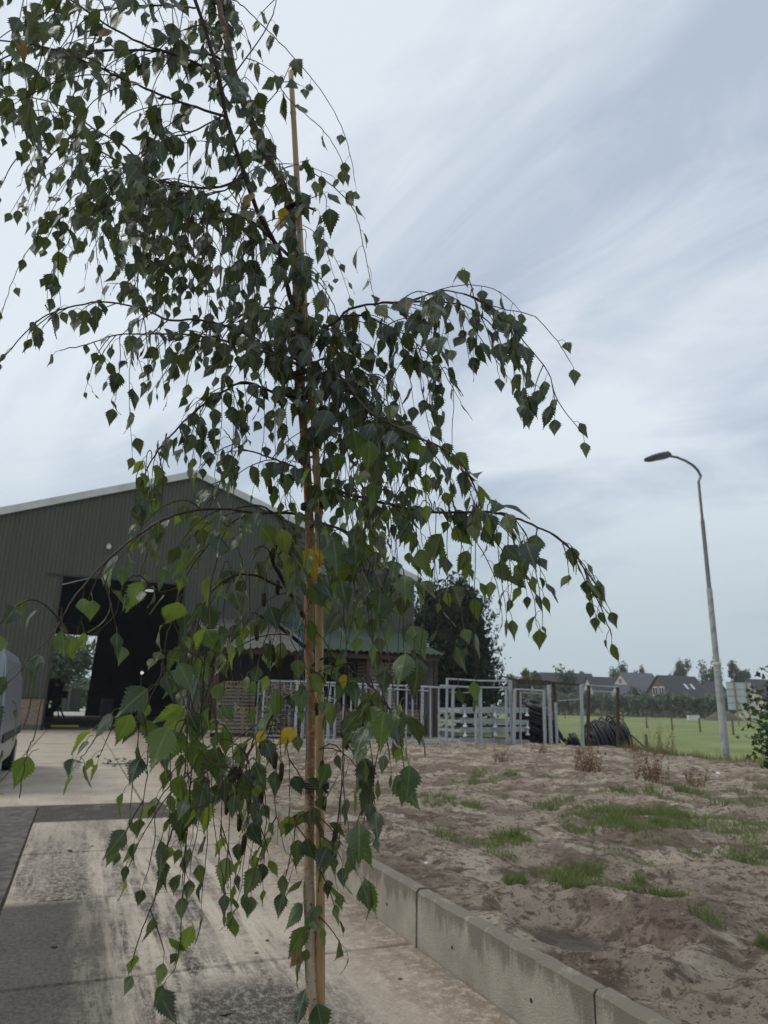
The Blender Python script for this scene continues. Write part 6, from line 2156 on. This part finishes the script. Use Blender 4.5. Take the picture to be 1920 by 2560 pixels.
# leaves sitting on the bare lower stem
limb([(776, 2010, 1.49), (790, 2040, 1.44), (800, 2090, 1.42), (800, 2160, 1.41), (796, 2230, 1.41)], 0.0018, 0.0008, 4, (0.06, 0.12), spacing=0.026, skip=0.0)
limb([(772, 2030, 1.49), (750, 2040, 1.44), (736, 2080, 1.42), (740, 2150, 1.41)], 0.0016, 0.0008, 3, (0.06, 0.12), spacing=0.03)
limb([(776, 2260, 1.49), (785, 2275, 1.45), (800, 2300, 1.43)], 0.0014, 0.0009, 2, (0.04, 0.06), spacing=0.02, skip=0.0)
for px_, py_, sx in ((760, 2235, -1), (770, 2290, -1), (762, 2415, -1), (755, 2500, -1), (776, 2545, 1), (810, 2350, -1), (905, 2230, 1), (470, 2340, 1), (415, 2490, -1), (895, 2215, 1)):
    nd = at_h(px_, py_ - 34, 1.42 if sx < 0 else 1.3)
    if abs(px_ - 770) < 50:
        nd = at_h(777 + sx * 4, py_ - 40, 1.49)
    put_leaf(nd, Rv * sx * 0.7 - Fv * 0.5, 0.062, 0.2, 0.014)

# single large leaves that stand out nearest the camera
for px_, py_, hd, sz in ((140, 1556, 1.1, .052), (126, 1618, 1.1, .055), (40, 1668, 1.0, .05), (30, 1752, 1.0, .055), (8, 1985, 1.0, .05), (98, 1872, 1.05, .06), (235, 1838, 1.15, .042), (178, 1880, 1.15, .05), (200, 1892, 1.15, .045),
                         (1451, 1404, 1.25, .046), (1484, 1492, 1.24, .046), (1028, 1556, 1.2, .055), (1022, 1630, 1.15, .085), (1000, 1618, 1.16, .07), (968, 1762, 1.15, .082), (930, 1806, 1.15, .075), (1024, 1772, 1.15, .072), (1026, 1890, 1.15, .066),
                         (970, 1924, 1.2, .08), (886, 2030, 1.15, .074), (893, 2185, 1.15, .06), (828, 1890, 1.3, .055), (802, 452, 1.45, .066), (455, 1486, 1.15, .075), (425, 1650, 1.15, .072), (396, 1712, 1.1, .074), (352, 1768, 1.1, .066), (440, 1790, 1.1, .085),
                         (300, 1770, 1.12, .06), (520, 1560, 1.2, .06), (640, 1300, 1.25, .065), (700, 1300, 1.25, .07), (580, 1450, 1.22, .06), (880, 1050, 1.22, .075), (930, 1080, 1.2, .08), (970, 1120, 1.22, .06), (830, 1330, 1.25, .085), (900, 1340, 1.25, .08), (760, 1450, 1.35, .075), (850, 1430, 1.25, .075)):
    nd = at_h(px_, py_, hd)
    tw_ = [nd + Vector((R5.gauss(0, 0.008), R5.gauss(0, 0.008), 0.05)), nd + Vector((R5.gauss(0, 0.004), R5.gauss(0, 0.004), 0.02)), nd]
    put_leaf(nd, Vector((R5.gauss(0, 0.5), R5.gauss(0, 0.5), -0.3)), sz * 0.80, 0.3, 0.016, -Fv * 1.0 + Rv * R5.gauss(0, 0.7) + Vector((0, 0, 0.35)))

# catkins hanging in the lower crown
b_ = None
rr = random.Random(31)
cat_px = [(588, 1975), (600, 2030), (612, 2085), (625, 1990), (640, 2045), (655, 1960), (570, 1990), (618, 1940), (680, 1610), (700, 1640), (640, 1560), (655, 1850), (790, 1755), (858, 1800), (866, 1835), (905, 1790), (925, 1740), (812, 1990), (806, 1900), (842, 2060), (838, 2100), (675, 1195), (705, 1180), (690, 1360), (695, 1450), (660, 1480), (705, 1905), (690, 1880)]
for px_, py_ in cat_px:
    p = at_h(px_, py_, 1.40 + rr.uniform(-0.06, 0.06))
    q = p + Vector((rr.gauss(0, 0.003), rr.gauss(0, 0.003), -rr.uniform(0.024, 0.036)))
    st_ = p + Vector((rr.gauss(0, 0.004), rr.gauss(0, 0.004), 0.03))
    o = MB().tube([p, p.lerp(q, 0.12), p.lerp(q, 0.5), p.lerp(q, 0.88), q], [0.0012, 0.0040, 0.0048, 0.0040, 0.001], 8).build('catkin', m_catkin, birch, smooth=True)
    MB().tube([st_, p], 0.0007, 4).build('catkin_stalk', m_twig, o)

# yellow and brown leaves the photograph shows
SPECIAL = []


def special(px_, py_, hd, size, m_, face=None):
    n0 = len(LEAVES)
    put_leaf(at_h(px_, py_, hd), Vector((R5.gauss(0, 0.4), R5.gauss(0, 0.4), -0.4)), size, 0.1, 0.012, face)
    SPECIAL.append((LEAVES.pop(), m_))


fc = -Fv
for px_, py_, hd, sz, m_ in ((783, 1362, 1.42, 0.070, m_yleaf), (795, 1358, 1.44, 0.05, m_yleaf), (752, 1812, 1.40, 0.047, m_yleaf), (679, 1818, 1.38, 0.034, m_yleaf), (644, 480, 1.36, 0.052, m_bleaf),
                             (722, 512, 1.46, 0.045, m_yleaf), (262, 66, 1.20, 0.05, m_bleaf), (68, 100, 1.15, 0.045, m_bleaf), (355, 210, 1.22, 0.045, m_bleaf), (772, 1120 + 100, 1.45, 0.045, m_yleaf), (865, 1668, 1.36, 0.03, m_yleaf),
                             (765, 2020, 1.46, 0.035, m_bleaf), (768, 2365, 1.46, 0.035, m_bleaf), (832, 836, 1.5, 0.03, m_yleaf)):
    special(px_, py_, hd, sz, m_, fc)

# ---- split the leaves: the largest 300 in view are parts of their own, the rest one mesh
scored = []
for i, (m_, var, sz) in enumerate(LEAVES):
    p = m_ @ Vector((0, 0.5 * sz, 0))
    x, y, z = proj(p)
    inside = -20 < x < 1940 and -20 < y < 2580
    nz_ = Vector((m_[0][2], m_[1][2], m_[2][2]))
    vd = (p - Vector(CP)).normalized()
    scored.append(((sz / z) * (0.35 + abs(nz_.dot(vd))) if inside else 0, i))
scored.sort(reverse=True)
big = [i for s_, i in scored[:280]]
rest = [i for s_, i in scored[280:]]
def greener(m__):  # about half the lower leaves take the greener, more translucent material
    return m__[2][3] < 2.1 and (hash((round(m__[0][3], 4), round(m__[1][3], 4))) % 100) < 52


me_cache = {(v, k): leaf_me(v, (m_leaf, m_leaf2)[k]) for v in range(len(VARS)) for k in (0, 1)}
off = Matrix.Translation(-Vector(birch['_o']))
for i in big:
    m_, var, sz = LEAVES[i]
    o = bpy.data.objects.new('leaf', me_cache[(var, int(greener(m_)))])
    COL.objects.link(o)
    o.parent = birch
    o.matrix_local = off @ m_ @ Matrix.Diagonal((sz, sz, sz, 1))
for k, ((m_, var, sz), mm) in enumerate(SPECIAL):
    if k >= 10 and False: break
    o = bpy.data.objects.new('leaf', leaf_me(var, mm))
    COL.objects.link(o)
    o.parent = birch
    o['label'] = 'yellow autumn leaf' if mm is m_yleaf else 'withered brown leaf'
    o.matrix_local = off @ m_ @ Matrix.Diagonal((sz, sz, sz, 1))
VV, FF, UU, RN, MI = [], [], [], [], []
for i in rest:
    m_, var, sz = LEAVES[i]
    V, Fc, UV = VARS[var]
    mm = np.array(off @ m_ @ Matrix.Diagonal((sz, sz, sz, 1)))
    va = np.array(V)
    w = va @ mm[:3, :3].T + mm[:3, 3]
    o_ = len(VV)
    VV += w.tolist()
    FF += [tuple(a + o_ for a in f) for f in Fc]
    UU += UV
    RN += [R5.random()] * len(Fc)
    MI += [int(greener(m_))] * len(Fc)
me = bpy.data.meshes.new('foliage')
me.from_pydata(VV, [], FF)
uvl = me.uv_layers.new(name='UVMap')
li = np.empty(len(me.loops), dtype=np.int32)
me.loops.foreach_get('vertex_index', li)
uvl.data.foreach_set('uv', np.array(UU, dtype=np.float32)[li].ravel())
at_ = me.attributes.new('rnd', 'FLOAT', 'FACE')
at_.data.foreach_set('value', RN)
me.materials.append(m_leaf)
me.materials.append(m_leaf2)
me.polygons.foreach_set('material_index', MI)
me.update()
o = bpy.data.objects.new('foliage', me)
COL.objects.link(o)
o.parent = birch
o['kind'] = 'stuff'
PET.build('leaf_stalks', mat('leaf_stalk', (0.16, 0.17, 0.07), 0.6, (0.12, 0.10, 0.05), 40), birch)['kind'] = 'stuff'
print('LEAVES', len(LEAVES))

# ------------------------------------------------------------------ bamboo cane and ties
cane_px = [(802, 2555, 1.5), (801, 2250, 1.49), (800, 1898, 1.48), (798, 1620, 1.475), (797, 1369, 1.475), (794, 1227, 1.48), (780, 972, 1.485), (764, 815, 1.485), (757, 700, 1.485), (746, 521, 1.485), (737, 350, 1.49), (727, 179, 1.495)]
cp_ = path(cane_px, 5)
foot = Vector((cp_[0].x + 0.004, cp_[0].y, 0.0))
cane = thing('bamboo_cane', 'thin bamboo cane standing right beside the birch stem', 'cane', tuple(foot))
b = MB()
allp = [foot] + cp_
# resample and add node rings
L_ = [0]
for i in range(1, len(allp)):
    L_.append(L_[-1] + (allp[i] - allp[i - 1]).length)
tot = L_[-1]


def on_cane(s):
    for i in range(1, len(allp)):
        if s <= L_[i]:
            return allp[i - 1].lerp(allp[i], (s - L_[i - 1]) / max(1e-6, L_[i] - L_[i - 1]))
    return allp[-1]


ps, rs = [], []
s, nxt = 0.0, 0.18
marks = []
while nxt < tot:
    marks.append(nxt)
    nxt += 0.24 + 0.03 * math.sin(nxt * 9)
stops = sorted(set([0, tot] + [tot * i / 60 for i in range(61)] + [m_ + e for m_ in marks for e in (-0.008, -0.003, 0.0, 0.003, 0.008) if 0 < m_ + e < tot]))
for s in stops:
    r_ = 0.0084 - 0.0018 * max(0, s / tot - 0.55) / 0.45
    if any(abs(s - m_) < 0.0035 for m_ in marks):
        r_ *= 1.16
    ps.append(on_cane(s)); rs.append(r_)
MB().tube(ps, rs, 12).build('culm', m_cane, cane, smooth=True)
b = MB()
for m_ in marks:
    b.tube([on_cane(m_ - 0.0015), on_cane(m_ + 0.0015)], [(0.0084 - 0.0018 * max(0, m_ / tot - 0.55) / 0.45) * 1.12] * 2, 12)
b.build('node_rings', m_twig, cane)


def tie(py_, label, tail=None):
    """black strap round stem and cane"""
    cs = min(cp_, key=lambda p: abs(proj(p)[1] - py_))
    ss = min(pts, key=lambda p: abs(proj(p)[1] - py_))
    ss = Vector((ss.x, ss.y, cs.z))
    cen = (cs + ss) / 2
    dr = (cs - ss)
    hl = dr.length / 2
    dr = dr.normalized() if hl > 1e-4 else Rv
    sdv = Vector((-dr.y, dr.x, 0))
    ring = []
    for k in range(25):
        a = 6.283 * k / 24
        ring.append(cen + dr * (hl * (1 if math.cos(a) > 0 else -1) + math.cos(a) * 0.0155) + sdv * math.sin(a) * 0.0165)
    root = thing('tree_tie', label, 'tie', tuple(cen), 'black ties on stem and cane')
    b = MB()
    for dz in (-0.004, 0.0, 0.004):
        b.tube([p + Vector((0, 0, dz)) for p in ring], 0.0028, 6, cap=False)
    b.build('strap', m_tie, root)
    if tail:
        MB().tube([cen - Fv * 0.016, cen - Fv * 0.02 + Rv * tail * 0.5 + Vector((0, 0, -0.002)), cen - Fv * 0.018 + Rv * tail + Vector((0, 0, -0.014))], 0.0026, 6).build('tail', m_tie, root)


tie(524, 'topmost black strap tying stem to cane with a long loose tail', 0.055)
tie(928, 'black strap tying stem to cane halfway up the crown')
tie(1264, 'black strap tying stem to cane just above the barn roof line', 0.03)
tie(1933, 'lowest black strap tying stem to cane above the retaining wall', 0.03)
pa = at_h(752, 1560, 1.47)
tw = thing('blue_twine', 'loose blue twine hanging on the birch stem', 'twine', tuple(pa))
rr = random.Random(3)
b = MB()
b.tube(path([(750, 1545, 1.475), (756, 1580, 1.47), (760, 1650, 1.475), (758, 1690, 1.475), (766, 1730, 1.478), (767, 1800, 1.478), (766, 1900, 1.48)], 5), 0.0010, 5)
b.build('strand', m_blue, tw)
for k in range(3):
    b = MB()
    b.tube(path([(738 + rr.uniform(-3, 14), 1540 + rr.uniform(-6, 6), 1.475), (748 + rr.uniform(-8, 10), 1570, 1.465), (750 + rr.uniform(-6, 10), 1600, 1.47), (752 + rr.uniform(-10, 8), 1630 + rr.uniform(-10, 30), 1.475)], 4), 0.0008, 5)
    b.build('frayed_strand', m_blue, tw)
